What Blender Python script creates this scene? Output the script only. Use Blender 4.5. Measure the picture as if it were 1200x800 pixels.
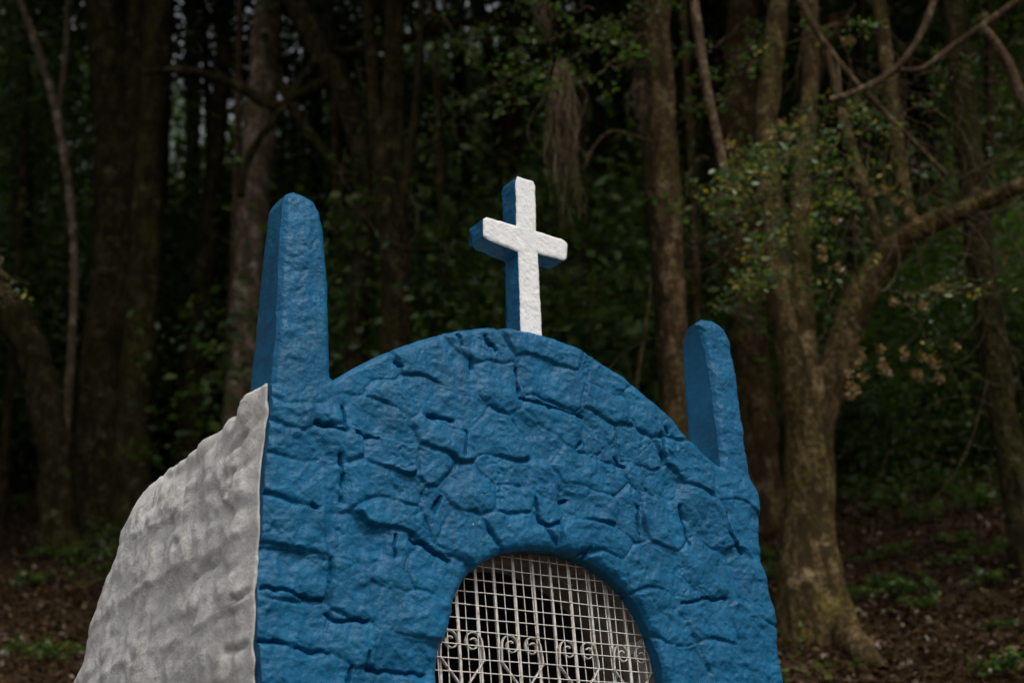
import bpy, math, random
import numpy as np
from mathutils import Matrix, Vector

for o in list(bpy.data.objects):
    bpy.data.objects.remove(o)
SC = bpy.context.scene
COL = SC.collection
rad = math.radians
rng = np.random.default_rng(11)
random.seed(11)

# ------------------------------------------------------------------ camera
FPX = 1700.0                      # focal length in pixels of the 1200 px wide photograph
PITCH, ROLL = rad(23.8), rad(4.7)
CAM = np.array([0.0, 0.0, 1.5])
cF = np.array([0, math.cos(PITCH), math.sin(PITCH)])
_r0 = np.array([1.0, 0, 0]); _u0 = np.array([0, -math.sin(PITCH), math.cos(PITCH)])
cR = math.cos(ROLL) * _r0 - math.sin(ROLL) * _u0
cU = math.sin(ROLL) * _r0 + math.cos(ROLL) * _u0
cam_data = bpy.data.cameras.new('camera')
cam = bpy.data.objects.new('camera', cam_data); COL.objects.link(cam)
m = Matrix.Identity(4)
for i in range(3):
    m[i][0], m[i][1], m[i][2], m[i][3] = cR[i], cU[i], -cF[i], CAM[i]
cam.matrix_world = m
cam_data.sensor_width = 36.0
cam_data.lens = FPX / 1200 * 36
cam_data.clip_end = 2000
cam_data.dof.use_dof = True
cam_data.dof.focus_distance = 4.95
cam_data.dof.aperture_fstop = 1.9
SC.camera = cam

# ------------------------------------------------------------------ light
SUN_EL, SUN_AZ = rad(56), rad(137)          # azimuth clockwise from +Y: sun high behind the camera, to the right
world = bpy.data.worlds.new('World'); SC.world = world; world.use_nodes = True
wn = world.node_tree; wn.nodes.clear()
sky = wn.nodes.new('ShaderNodeTexSky'); sky.sky_type = 'NISHITA'; sky.sun_disc = False
sky.sun_elevation = SUN_EL; sky.sun_rotation = SUN_AZ
sky.air_density = 1.0; sky.dust_density = 3.0; sky.ozone_density = 1.0
hs = wn.nodes.new('ShaderNodeHueSaturation'); hs.inputs['Saturation'].default_value = 0.22   # overcast
bg = wn.nodes.new('ShaderNodeBackground'); bg.inputs['Strength'].default_value = 0.12
wo = wn.nodes.new('ShaderNodeOutputWorld')
wn.links.new(sky.outputs[0], hs.inputs['Color']); wn.links.new(hs.outputs[0], bg.inputs['Color'])
wn.links.new(bg.outputs[0], wo.inputs['Surface'])
sl = bpy.data.lights.new('sun', 'SUN'); sl.energy = 1.4; sl.angle = rad(12); sl.color = (1.0, 0.94, 0.83)
so = bpy.data.objects.new('sun', sl); COL.objects.link(so)
sdir = Vector((math.sin(SUN_AZ) * math.cos(SUN_EL), math.cos(SUN_AZ) * math.cos(SUN_EL), math.sin(SUN_EL)))
so.rotation_euler = sdir.to_track_quat('Z', 'Y').to_euler(); so.location = (4, -8, 14)
SC.view_settings.view_transform = 'Standard'; SC.view_settings.look = 'None'
SC.view_settings.exposure = 0.32; SC.view_settings.gamma = 1.0
SC.view_settings.use_curve_mapping = False
SC.render.engine = 'CYCLES'
SC.cycles.use_denoising = True
SC.cycles.max_bounces = 6; SC.cycles.diffuse_bounces = 3; SC.cycles.transmission_bounces = 3
SC.cycles.glossy_bounces = 2; SC.cycles.caustics_reflective = False; SC.cycles.caustics_refractive = False

# ------------------------------------------------------------------ maths helpers
def ray(x, y):
    return cF + cR * (x - 600) / FPX + cU * (400 - y) / FPX

def at_y(px, py, y):
    d = ray(px, py)
    return CAM + d * (y / d[1])

def _hash(ix, iy, iz):
    n = (ix.astype(np.int64) * 374761393 + iy.astype(np.int64) * 668265263 + iz.astype(np.int64) * 2147483647) & 0xffffffff
    n = ((n ^ (n >> 13)) * 1274126177) & 0xffffffff
    n = ((n ^ (n >> 16)) * 2246822519) & 0xffffffff
    return ((n ^ (n >> 15)) & 0xffff) / 32767.5 - 1.0

def noise3(x, y, z):
    x, y, z = np.broadcast_arrays(np.asarray(x, float), np.asarray(y, float), np.asarray(z, float))
    ix, iy, iz = np.floor(x), np.floor(y), np.floor(z)
    fx, fy, fz = x - ix, y - iy, z - iz
    fx, fy, fz = [t * t * t * (t * (6 * t - 15) + 10) for t in (fx, fy, fz)]
    r = 0
    for a in (0, 1):
        for b in (0, 1):
            for c in (0, 1):
                w = (fx if a else 1 - fx) * (fy if b else 1 - fy) * (fz if c else 1 - fz)
                r = r + w * _hash(ix + a, iy + b, iz + c)
    return r

def fbm(x, y, z=0.0, oct=4, gain=0.5):
    r, a = 0, 1.0
    for k in range(oct):
        r = r + a * noise3(x + 17.3 * k, y - 9.1 * k, z + 3.7 * k); x, y, z, a = x * 2.03, y * 2.03, z * 2.03, a * gain
    return r

def sstep(a, b, x):
    t = np.clip((x - a) / (b - a), 0, 1); return t * t * (3 - 2 * t)

def seg_dist(P, A, B):
    AB = B - A; L = max(float(AB @ AB), 1e-12)
    t = np.clip(((P - A) @ AB) / L, 0, 1)
    D = P - (A + t[..., None] * AB)
    return np.sqrt((D * D).sum(-1))

def nearest_on_poly(P, poly, closed=True):
    best = np.full(P.shape[:-1], 1e9); bp = np.zeros(P.shape)
    n = len(poly)
    for i in range(n if closed else n - 1):
        A, B = poly[i], poly[(i + 1) % n]
        AB = B - A; L = max(float(AB @ AB), 1e-12)
        t = np.clip(((P - A) @ AB) / L, 0, 1)
        Q = A + t[..., None] * AB
        d = np.sqrt(((P - Q) ** 2).sum(-1))
        k = d < best; best = np.where(k, d, best); bp = np.where(k[..., None], Q, bp)
    return best, bp

def inside(P, poly):
    x, y = P[..., 0], P[..., 1]; r = np.zeros(x.shape, bool); n = len(poly)
    for i in range(n):
        x0, y0 = poly[i]; x1, y1 = poly[(i + 1) % n]
        if y0 == y1: continue
        c = ((y0 > y) != (y1 > y)) & (x < (x1 - x0) * (y - y0) / (y1 - y0) + x0); r ^= c
    return r

def resample(pts, step):
    pts = np.asarray(pts, float)
    d = np.r_[0, np.cumsum(np.sqrt((np.diff(pts, axis=0) ** 2).sum(1)))]
    n = max(2, int(round(d[-1] / step)) + 1)
    s = np.linspace(0, d[-1], n)
    return np.stack([np.interp(s, d, pts[:, k]) for k in range(pts.shape[1])], 1)

def smooth(pts, it=2):
    pts = np.asarray(pts, float)
    for _ in range(it):
        q = [pts[0]]
        for a, b in zip(pts[:-1], pts[1:]):
            q += [a * .75 + b * .25, a * .25 + b * .75]
        q.append(pts[-1]); pts = np.array(q)
    return pts

# ------------------------------------------------------------------ object helpers
def mesh_from(name, verts, faces, mats=(), mat_idx=None, smooth_shade=True):
    me = bpy.data.meshes.new(name)
    v = np.asarray(verts, np.float32)
    if isinstance(faces, np.ndarray) and faces.ndim == 2:
        nf, k = faces.shape
        me.vertices.add(len(v)); me.vertices.foreach_set('co', v.ravel())
        me.loops.add(nf * k); me.polygons.add(nf)
        me.loops.foreach_set('vertex_index', faces.astype(np.int32).ravel())
        me.polygons.foreach_set('loop_start', np.arange(0, nf * k, k, dtype=np.int32))
        me.polygons.foreach_set('loop_total', np.full(nf, k, np.int32))
        me.update(calc_edges=True)
    else:
        me.from_pydata(v.tolist(), [], [list(map(int, f)) for f in faces])
    if smooth_shade:
        me.polygons.foreach_set('use_smooth', np.ones(len(me.polygons), bool))
    for mt in mats: me.materials.append(mt)
    if mat_idx is not None:
        me.polygons.foreach_set('material_index', np.asarray(mat_idx, np.int32))
    me.update()
    return me

def link(name, me, parent=None, loc=(0, 0, 0), label=None, cat=None, group=None, kind=None):
    o = bpy.data.objects.new(name, me); COL.objects.link(o)
    o.location = loc
    if parent is not None: o.parent = parent
    if label: o['label'] = label
    if cat: o['category'] = cat
    if group: o['group'] = group
    if kind: o['kind'] = kind
    return o

def empty(name, loc, label, cat, group=None, rotz=0):
    o = link(name, None, None, loc, label, cat, group); o.rotation_euler.z = rotz
    o.empty_display_size = 0.2
    return o

# ------------------------------------------------------------------ materials
class NT:
    def __init__(s, name, rough=0.85, spec=0.2):
        s.m = bpy.data.materials.new(name); s.m.use_nodes = True
        s.t = s.m.node_tree; s.t.nodes.clear()
        s.out = s.n('ShaderNodeOutputMaterial'); s.b = s.n('ShaderNodeBsdfPrincipled')
        s.b.inputs['Roughness'].default_value = rough
        s.b.inputs['Specular IOR Level'].default_value = spec
        s.l(s.b.outputs[0], s.out.inputs['Surface'])
        s.tc = s.n('ShaderNodeTexCoord')
    def n(s, k, **kw):
        q = s.t.nodes.new(k)
        for a, b in kw.items(): setattr(q, a, b)
        return q
    def l(s, a, b): s.t.links.new(a, b)
    def map(s, scale=(1, 1, 1), loc=(0, 0, 0), rot=(0, 0, 0)):
        q = s.n('ShaderNodeMapping'); q.inputs['Scale'].default_value = scale
        q.inputs['Location'].default_value = loc; q.inputs['Rotation'].default_value = rot
        s.l(s.tc.outputs['Object'], q.inputs['Vector']); return q.outputs[0]
    def noise(s, scale, detail=4, rough=0.55, vec=None, dist=0.0):
        q = s.n('ShaderNodeTexNoise'); q.inputs['Scale'].default_value = scale
        q.inputs['Detail'].default_value = detail; q.inputs['Roughness'].default_value = rough
        q.inputs['Distortion'].default_value = dist
        s.l(vec if vec is not None else s.tc.outputs['Object'], q.inputs['Vector']); return q.outputs['Fac']
    def ramp(s, fac, stops):
        q = s.n('ShaderNodeValToRGB'); e = q.color_ramp.elements
        while len(e) < len(stops): e.new(0.5)
        for k, (p, c) in zip(e, stops):
            k.position = p; k.color = (c, c, c, 1) if isinstance(c, (int, float)) else (*c, 1)
        s.l(fac, q.inputs[0]); return q.outputs[0]
    def mix(s, fac, a, b, mode='MIX'):
        q = s.n('ShaderNodeMix', data_type='RGBA', blend_type=mode)
        for sock, v in ((q.inputs[0], fac), (q.inputs[6], a), (q.inputs[7], b)):
            if isinstance(v, (int, float)): sock.default_value = v
            elif isinstance(v, tuple): sock.default_value = (*v, 1)
            else: s.l(v, sock)
        return q.outputs[2]
    def bump(s, h, strength=0.5, dist=0.01, prev=None):
        q = s.n('ShaderNodeBump'); q.inputs['Strength'].default_value = strength
        q.inputs['Distance'].default_value = dist
        s.l(h, q.inputs['Height'])
        if prev is not None: s.l(prev, q.inputs['Normal'])
        return q.outputs[0]
    def done(s, col, normal=None):
        if isinstance(col, tuple): s.b.inputs['Base Color'].default_value = (*col, 1)
        else: s.l(col, s.b.inputs['Base Color'])
        if normal is not None: s.l(normal, s.b.inputs['Normal'])
        return s.m

def mat_blue():
    t = NT('blue_limewash', 0.42, 0.2)
    c = t.ramp(t.noise(5, 5, 0.6), [(0.3, (0.0028, 0.080, 0.174)), (0.7, (0.0050, 0.119, 0.250))])
    fade = t.ramp(t.noise(24, 6, 0.65), [(0.50, 0.0), (0.78, 0.45)])
    c = t.mix(fade, c, (0.022, 0.185, 0.365))
    chip = t.ramp(t.noise(38, 3, 0.5), [(0.770, 0.0), (0.795, 1.0)])
    c = t.mix(chip, c, (0.50, 0.52, 0.53))
    dirt = t.ramp(t.noise(2.3, 5, 0.6), [(0.55, 0.0), (0.8, 0.35)])
    c = t.mix(dirt, c, (0.004, 0.045, 0.125))
    run = t.noise(1.0, 5, 0.65, t.map((13, 13, 1.8)))
    c = t.mix(t.ramp(run, [(0.54, 0.0), (0.74, 0.45)]), c, (0.010, 0.055, 0.110))
    pale = t.noise(1.0, 5, 0.7, t.map((3.5, 3.5, 2.4), (4, 2, 7)))
    c = t.mix(t.ramp(pale, [(0.55, 0.0), (0.72, 0.22)]), c, (0.022, 0.170, 0.330))
    n = t.bump(t.noise(65, 4, 0.6), 0.7, 0.0065)
    n = t.bump(t.noise(200, 3, 0.6), 0.4, 0.0022, n)
    return t.done(c, n)

def mat_white(name='white_limewash'):
    t = NT(name, 0.8, 0.2)
    c = t.ramp(t.noise(30, 5, 0.6), [(0.3, (0.70, 0.70, 0.70)), (0.65, (0.83, 0.83, 0.83))])
    n = t.bump(t.noise(70, 4, 0.6), 0.6, 0.006)
    n = t.bump(t.noise(220, 3, 0.6), 0.4, 0.003, n)
    return t.done(c, n)

def mat_plaster(name, hi, lo, stain, amount=0.6):
    t = NT(name, 0.9, 0.12)
    c = t.ramp(t.noise(7, 6, 0.65), [(0.32, lo), (0.62, hi)])
    streak = t.noise(1.0, 5, 0.6, t.map((9, 9, 2.2)))
    c = t.mix(t.ramp(streak, [(0.5, 0.0), (0.72, amount)]), c, stain)
    c = t.mix(t.ramp(t.noise(3.1, 6, 0.7), [(0.52, 0.0), (0.75, amount)]), c, tuple(v * 0.75 for v in stain))
    c = t.mix(t.ramp(t.noise(55, 3, 0.6), [(0.68, 0.0), (0.75, 0.7)]), c, (0.09, 0.08, 0.07))
    c = t.mix(t.ramp(t.noise(14, 6, 0.75, None, 0.6), [(0.57, 0.0), (0.70, 0.35)]), c, tuple(v * 0.85 for v in stain))
    n = t.bump(t.noise(34, 7, 0.75), 0.8, 0.020)
    n = t.bump(t.noise(1.0, 4, 0.6, t.map((120, 120, 22))), 0.4, 0.004, n)
    return t.done(c, n)

def mat_metal():
    t = NT('weathered_white_iron', 0.6, 0.3)
    c = t.ramp(t.noise(40, 4, 0.6), [(0.35, (0.62, 0.58, 0.53)), (0.65, (0.78, 0.75, 0.72))])
    c = t.mix(t.ramp(t.noise(28, 4, 0.6), [(0.56, 0.0), (0.68, 0.8)]), c, (0.16, 0.09, 0.055))
    return t.done(c, t.bump(t.noise(200, 3), 0.3, 0.002))

def mat_bark(name, dark, light, lichen=None, lich_amt=0.5, moss=None, moss_amt=0.5, sc=1.0):
    t = NT(name, 0.95, 0.08)
    v = t.map((14 * sc, 14 * sc, 3.2 * sc))
    f = t.noise(1.0, 7, 0.65, v, 0.4)
    c = t.ramp(f, [(0.35, dark), (0.65, light)])
    if lichen:
        c = t.mix(t.ramp(t.noise(5.5 * sc, 6, 0.7), [(0.52, 0.0), (0.62, lich_amt)]), c, lichen)
    if moss:
        c = t.mix(t.ramp(t.noise(2.2 * sc, 5, 0.7), [(0.45, 0.0), (0.62, moss_amt)]), c, moss)
    c = t.mix(t.ramp(t.noise(26 * sc, 4, 0.7), [(0.42, 0.75), (0.58, 0.0)]), c, tuple(0.35 * q for q in dark))
    c = t.mix(t.ramp(t.noise(9 * sc, 5, 0.75, t.map((1, 1, 0.45)), 0.5), [(0.44, 0.8), (0.53, 0.0)]), c, tuple(0.5 * q for q in dark))
    n = t.bump(f, 1.0, 0.045)
    n = t.bump(t.noise(40 * sc, 5, 0.7), 0.6, 0.012, n)
    return t.done(c, n)

def mat_leaf(name, cols, trans=0.45):
    t = NT(name, 0.4, 0.5)
    g = t.n('ShaderNodeNewGeometry')
    c = t.ramp(g.outputs['Random Per Island'], [(i / max(1, len(cols) - 1), q) for i, q in enumerate(cols)])
    t.l(c, t.b.inputs['Base Color'])
    tr = t.n('ShaderNodeBsdfTranslucent')
    t.l(t.mix(1.0, c, (1.0, 1.15, 0.5), 'MULTIPLY'), tr.inputs['Color'])
    ms = t.n('ShaderNodeMixShader'); ms.inputs[0].default_value = trans
    t.l(t.b.outputs[0], ms.inputs[1]); t.l(tr.outputs[0], ms.inputs[2]); t.l(ms.outputs[0], t.out.inputs['Surface'])
    return t.m

def mat_soil():
    t = NT('forest_soil', 0.97, 0.08)
    c = t.ramp(t.noise(1.6, 7, 0.7), [(0.3, (0.018, 0.011, 0.006)), (0.7, (0.052, 0.030, 0.016))])
    c = t.mix(t.ramp(t.noise(22, 5, 0.7), [(0.45, 0.0), (0.65, 0.8)]), c, (0.070, 0.042, 0.022))
    c = t.mix(t.ramp(t.noise(0.5, 5, 0.7), [(0.55, 0.0), (0.7, 0.5)]), c, (0.022, 0.034, 0.012))
    n = t.bump(t.noise(14, 6, 0.7), 0.9, 0.05)
    return t.done(c, n)

M = {}
M['blue'] = mat_blue()
M['white'] = mat_white()
M['plaster'] = mat_plaster('white_plaster', (0.88, 0.855, 0.82), (0.78, 0.75, 0.715), (0.52, 0.45, 0.39), 0.40)
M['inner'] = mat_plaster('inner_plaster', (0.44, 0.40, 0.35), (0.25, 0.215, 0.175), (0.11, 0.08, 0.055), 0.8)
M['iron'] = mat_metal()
M['niche_shade'] = mat_plaster('painted_niche_shade', (0.06, 0.052, 0.045), (0.03, 0.026, 0.022), (0.02, 0.016, 0.012), 0.7)  # near-black colour paints in the shade of the deep niche
M['bark_tan'] = mat_bark('tan_bark', (0.0649, 0.0444, 0.0191), (0.2478, 0.1694, 0.0796), (0.4012, 0.2920, 0.1487), 0.85, (0.1357, 0.1145, 0.0191), 0.8)
M['bark_dark'] = mat_bark('dark_bark', (0.0243, 0.0189, 0.0083), (0.0783, 0.0594, 0.0285), (0.2160, 0.1728, 0.0891), 0.6, (0.0513, 0.0513, 0.0095), 0.7)
M['bark_moss'] = mat_bark('mossy_bark', (0.0351, 0.0270, 0.0119), (0.1013, 0.0810, 0.0333), (0.2430, 0.2025, 0.1069), 0.5, (0.0810, 0.0810, 0.0143), 0.8)
M['bark_pale'] = mat_bark('pale_bark', (0.1652, 0.1110, 0.0722), (0.5192, 0.3855, 0.2761), (0.7500, 0.6542, 0.5098), 0.9, (0.0708, 0.0537, 0.0255), 0.7)
M['bark_red'] = mat_bark('reddish_bark', (0.0675, 0.0419, 0.0190), (0.2295, 0.1485, 0.0737), (0.3915, 0.2970, 0.1782), 0.7, (0.0878, 0.0743, 0.0166), 0.7)
M['bark_pole'] = mat_bark('smooth_brown_bark', (0.1003, 0.0654, 0.0382), (0.2360, 0.1635, 0.0977), (0.3068, 0.2336, 0.1593), 0.3)
M['leaf_dark'] = mat_leaf('dark_leaf', [(0.0420, 0.0655, 0.0227), (0.0728, 0.1165, 0.0328), (0.0980, 0.1529, 0.0403), (0.1470, 0.1893, 0.0428)])
M['leaf_mid'] = mat_leaf('green_leaf', [(0.0420, 0.0801, 0.0252), (0.0770, 0.1383, 0.0353), (0.1050, 0.1820, 0.0454), (0.1540, 0.2038, 0.0378)])
M['leaf_creeper'] = mat_leaf('creeper_leaf', [(0.0378, 0.0780, 0.0326), (0.0693, 0.1380, 0.0561), (0.1008, 0.1800, 0.0663), (0.1701, 0.2160, 0.0612), (0.4284, 0.3480, 0.0510)], 0.35)
M['litter'] = mat_leaf('fallen_leaf', [(0.0202, 0.0116, 0.0059), (0.0606, 0.0330, 0.0153), (0.1050, 0.0571, 0.0238), (0.0323, 0.0187, 0.0093), (0.1938, 0.1250, 0.0510)], 0.1)
M['dry'] = mat_leaf('dry_flower', [(0.21, 0.13, 0.06), (0.34, 0.22, 0.11), (0.42, 0.29, 0.15)], 0.3)
M['root'] = mat_bark('dry_root', (0.13, 0.092, 0.055), (0.34, 0.25, 0.16))
M['soil'] = mat_soil()

# ------------------------------------------------------------------ terrain
TH = rad(90 - 51.3)
FE = np.array([math.cos(TH), math.sin(TH), 0.0]); FB = np.array([-math.sin(TH), math.cos(TH), 0.0])
P0 = CAM + ray(318, 450) * 4.5            # the facade's upper left corner
VB = 2.75                                 # chapel origin below that corner

def hill(x, y):
    x = np.asarray(x, float); y = np.asarray(y, float)
    def sp(s, k): return k * np.logaddexp(0, s / k)
    h = 0.5 * sp(y - 3.0, 0.7) - 0.30 * sp(y - 34, 4.0)
    h = h + sstep(6, 14, y) * (0.35 * noise3(x * 0.22 + 5, y * 0.22, 1.5) + 0.10 * noise3(x * 0.8, y * 0.8, 4.5))
    w = np.exp(-(((x + 0.15) / 1.7) ** 2 + ((y - 5.5) / 1.5) ** 2) ** 1.5)
    h = h * (1 - w) + 0.85 * w
    return h + 0.025 * fbm(x * 2.3, y * 2.3, 2.0, 3)

def ground_hit(px, py):
    d = ray(px, py); d = d / d[1]
    lo = None
    for y in np.arange(5.5, 80, 0.1):
        p = CAM + d * y
        if hill(p[0], p[1]) > p[2]: return p
    return CAM + d * 40

def build_ground():
    xs = np.r_[np.linspace(-160, -16, 36)[:-1], np.arange(-16, 16, 0.16), np.linspace(16, 160, 36)]
    ys = np.r_[np.linspace(-90, 3, 40)[:-1], np.arange(3, 32, 0.16), np.linspace(32, 180, 50)]
    X, Y = np.meshgrid(xs, ys); Z = hill(X, Y)
    V = np.stack([X, Y, Z], -1).reshape(-1, 3)
    nx, ny = len(xs), len(ys)
    i = np.arange(nx * ny).reshape(ny, nx)
    Fq = np.stack([i[:-1, :-1], i[:-1, 1:], i[1:, 1:], i[1:, :-1]], -1).reshape(-1, 4)
    link('ground', mesh_from('ground', V, Fq, [M['soil']]), kind='structure', label='brown forest hillside covered in soil and leaf litter')
build_ground()

# ------------------------------------------------------------------ the chapel
def fac(px, py):
    d = ray(px, py); t = ((P0 - CAM) @ FB) / (d @ FB); Q = CAM + d * t - P0
    return np.array([Q @ FE, Q[2]])
def facs(L): return np.array([fac(*q) for q in L])

chapel = empty('chapel', P0 - np.array([0, 0, VB]), 'small blue stone wayside chapel with white cross and iron grille', 'chapel', rotz=TH)
ZO = VB
left_edge = facs([(301, 800), (299, 744), (301, 685), (304, 642), (306, 590), (309, 540), (315, 490), (318, 450)])
left_pill = facs([(321, 425), (325, 380), (328, 300), (332, 236), (336, 227), (345, 224), (356, 228), (368, 236), (375, 247), (381, 280), (385, 330), (387, 441)])
arch = smooth(facs([(391, 445), (430, 422), (480, 401), (530, 387), (570, 383), (610, 387), (650, 397), (690, 414), (720, 434), (750, 457), (780, 486), (803, 512), (825, 535), (844, 547)]), 1)
right_pill = facs([(844, 536), (840, 500), (835, 455), (828, 412), (821, 390), (815, 379), (823, 374), (836, 376), (847, 384), (855, 402), (862, 435), (869, 490), (873, 525), (880, 560), (888, 577)])
right_edge = facs([(890, 600), (892, 640), (896, 665), (904, 700), (911, 725), (914, 765), (921, 800)])
bl = np.array([[-0.09, -VB], [-0.075, -1.7]]); br = np.array([[2.17, -1.7], [2.19, -VB]])
OUT = np.vstack([bl, left_edge, left_pill, arch, right_pill, right_edge, br])
OPEN_V = smooth(facs([(512, 800), (517, 762), (528, 712), (543, 683), (560, 662), (582, 650), (610, 644), (640, 645), (667, 648), (691, 657), (716, 673), (737, 693), (752, 716), (765, 742), (774, 770), (780, 800)]), 1)
OPEN = np.vstack([[[0.52, -VB - 0.3]], [[0.54, -1.5]], OPEN_V, [[1.50, -1.5]], [[1.52, -VB - 0.3]]])

# stone seeds: one short segment along each stone, from the photograph's joints
S = [(415, 447, 448, 437), (490, 425, 540, 432), (555, 402, 560, 412), (576, 403, 578, 409), (604, 398, 655, 408), (570, 436, 590, 449),
     (622, 440, 665, 458), (698, 438, 716, 452), (745, 478, 788, 505), (700, 466, 730, 482), (640, 495, 670, 510), (694, 508, 712, 518),
     (735, 518, 762, 540), (785, 528, 825, 550), (850, 562, 880, 572), (745, 558, 775, 566), (660, 545, 715, 562), (625, 515, 640, 522),
     (575, 550, 635, 562), (585, 580, 615, 585), (638, 598, 644, 606), (672, 624, 718, 634), (670, 588, 710, 597), (733, 585, 735, 605),
     (765, 602, 782, 618), (818, 602, 838, 622), (866, 605, 880, 622), (700, 655, 716, 666), (745, 665, 785, 675), (812, 665, 840, 675),
     (868, 670, 888, 695), (768, 712, 785, 735), (812, 718, 845, 732), (872, 735, 898, 765), (782, 768, 810, 785), (835, 770, 860, 785),
     (890, 795, 905, 800), (325, 670, 365, 678), (405, 682, 412, 705), (325, 724, 360, 735), (325, 778, 390, 792), (322, 612, 365, 625),
     (395, 628, 440, 640), (467, 640, 466, 665), (488, 662, 525, 672), (450, 710, 505, 720), (408, 745, 420, 758), (450, 765, 500, 775),
     (430, 800, 500, 806), (522, 620, 560, 636), (448, 602, 482, 612), (508, 598, 511, 610), (590, 613, 622, 625), (420, 486, 460, 500),
     (443, 452, 478, 468), (495, 458, 538, 484), (505, 507, 537, 521), (563, 518, 602, 528), (448, 530, 470, 542), (330, 486, 390, 491),
     (325, 514, 355, 526), (374, 512, 410, 520), (325, 560, 385, 566), (420, 562, 475, 576), (500, 548, 512, 552), (528, 570, 570, 576),
     (338, 464, 372, 466)]
SEEDS = [(fac(a, b), fac(c, d)) for a, b, c, d in S]
N_TRACED = len(SEEDS)
v = -1.02
row = 0
while v > -VB - 0.05:                      # courses below, down to the ground
    hgt = 0.17 + 0.05 * rng.random()
    u = -0.1 - 0.12 * rng.random()
    while u < 2.2:
        w = 0.18 + 0.2 * rng.random()
        cv = v + 0.02 * rng.standard_normal()
        a, b = np.array([u + .06, cv]), np.array([u + w - .06, cv + 0.015 * rng.standard_normal()])
        if not (a[0] > 0.47 and b[0] < 1.58): SEEDS.append((a, b))
        u += w
    v -= hgt; row += 1
PL, PR = len(SEEDS), len(SEEDS) + 1        # the two pillars' labels

def crk(L): return facs(L)
CR = [crk(q) for q in [
    [(398, 477), (402, 490), (401, 504)], [(367, 498), (385, 500), (402, 505)], [(412, 510), (430, 513), (440, 517)],
    [(500, 487), (515, 490), (530, 493)], [(544, 507), (543, 520), (542, 534)], [(536, 393), (540, 405)], [(568, 395), (572, 404), (579, 412)],
    [(550, 420), (552, 432)], [(604, 434), (604, 462)], [(395, 533), (399, 560), (400, 588)], [(463, 424), (472, 431)],
    [(606, 468), (640, 476), (682, 490)], [(772, 508), (773, 543)], [(718, 537), (730, 549)], [(674, 526), (680, 519)],
    [(306, 689), (330, 692), (352, 699), (380, 704)], [(386, 655), (385, 680), (381, 702)], [(381, 720), (395, 728), (429, 727)],
    [(303, 751), (325, 754), (350, 762), (382, 766)], [(461, 629), (461, 652)], [(478, 632), (500, 642), (526, 657)],
    [(428, 784), (460, 788), (498, 790)], [(404, 800), (410, 780)], [(626, 586), (629, 608), (638, 617), (654, 613)],
    [(795, 595), (800, 618), (806, 640)], [(849, 600), (854, 632), (868, 648)], [(798, 708), (812, 703), (848, 702)],
    [(745, 594), (748, 628)], [(683, 655), (690, 645)], [(362, 592), (368, 596)], [(775, 503), (779, 508)], [(654, 590), (664, 586)],
    [(429, 765), (428, 782)], [(515, 582), (508, 600)], [(505, 596), (512, 585)]]]

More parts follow.
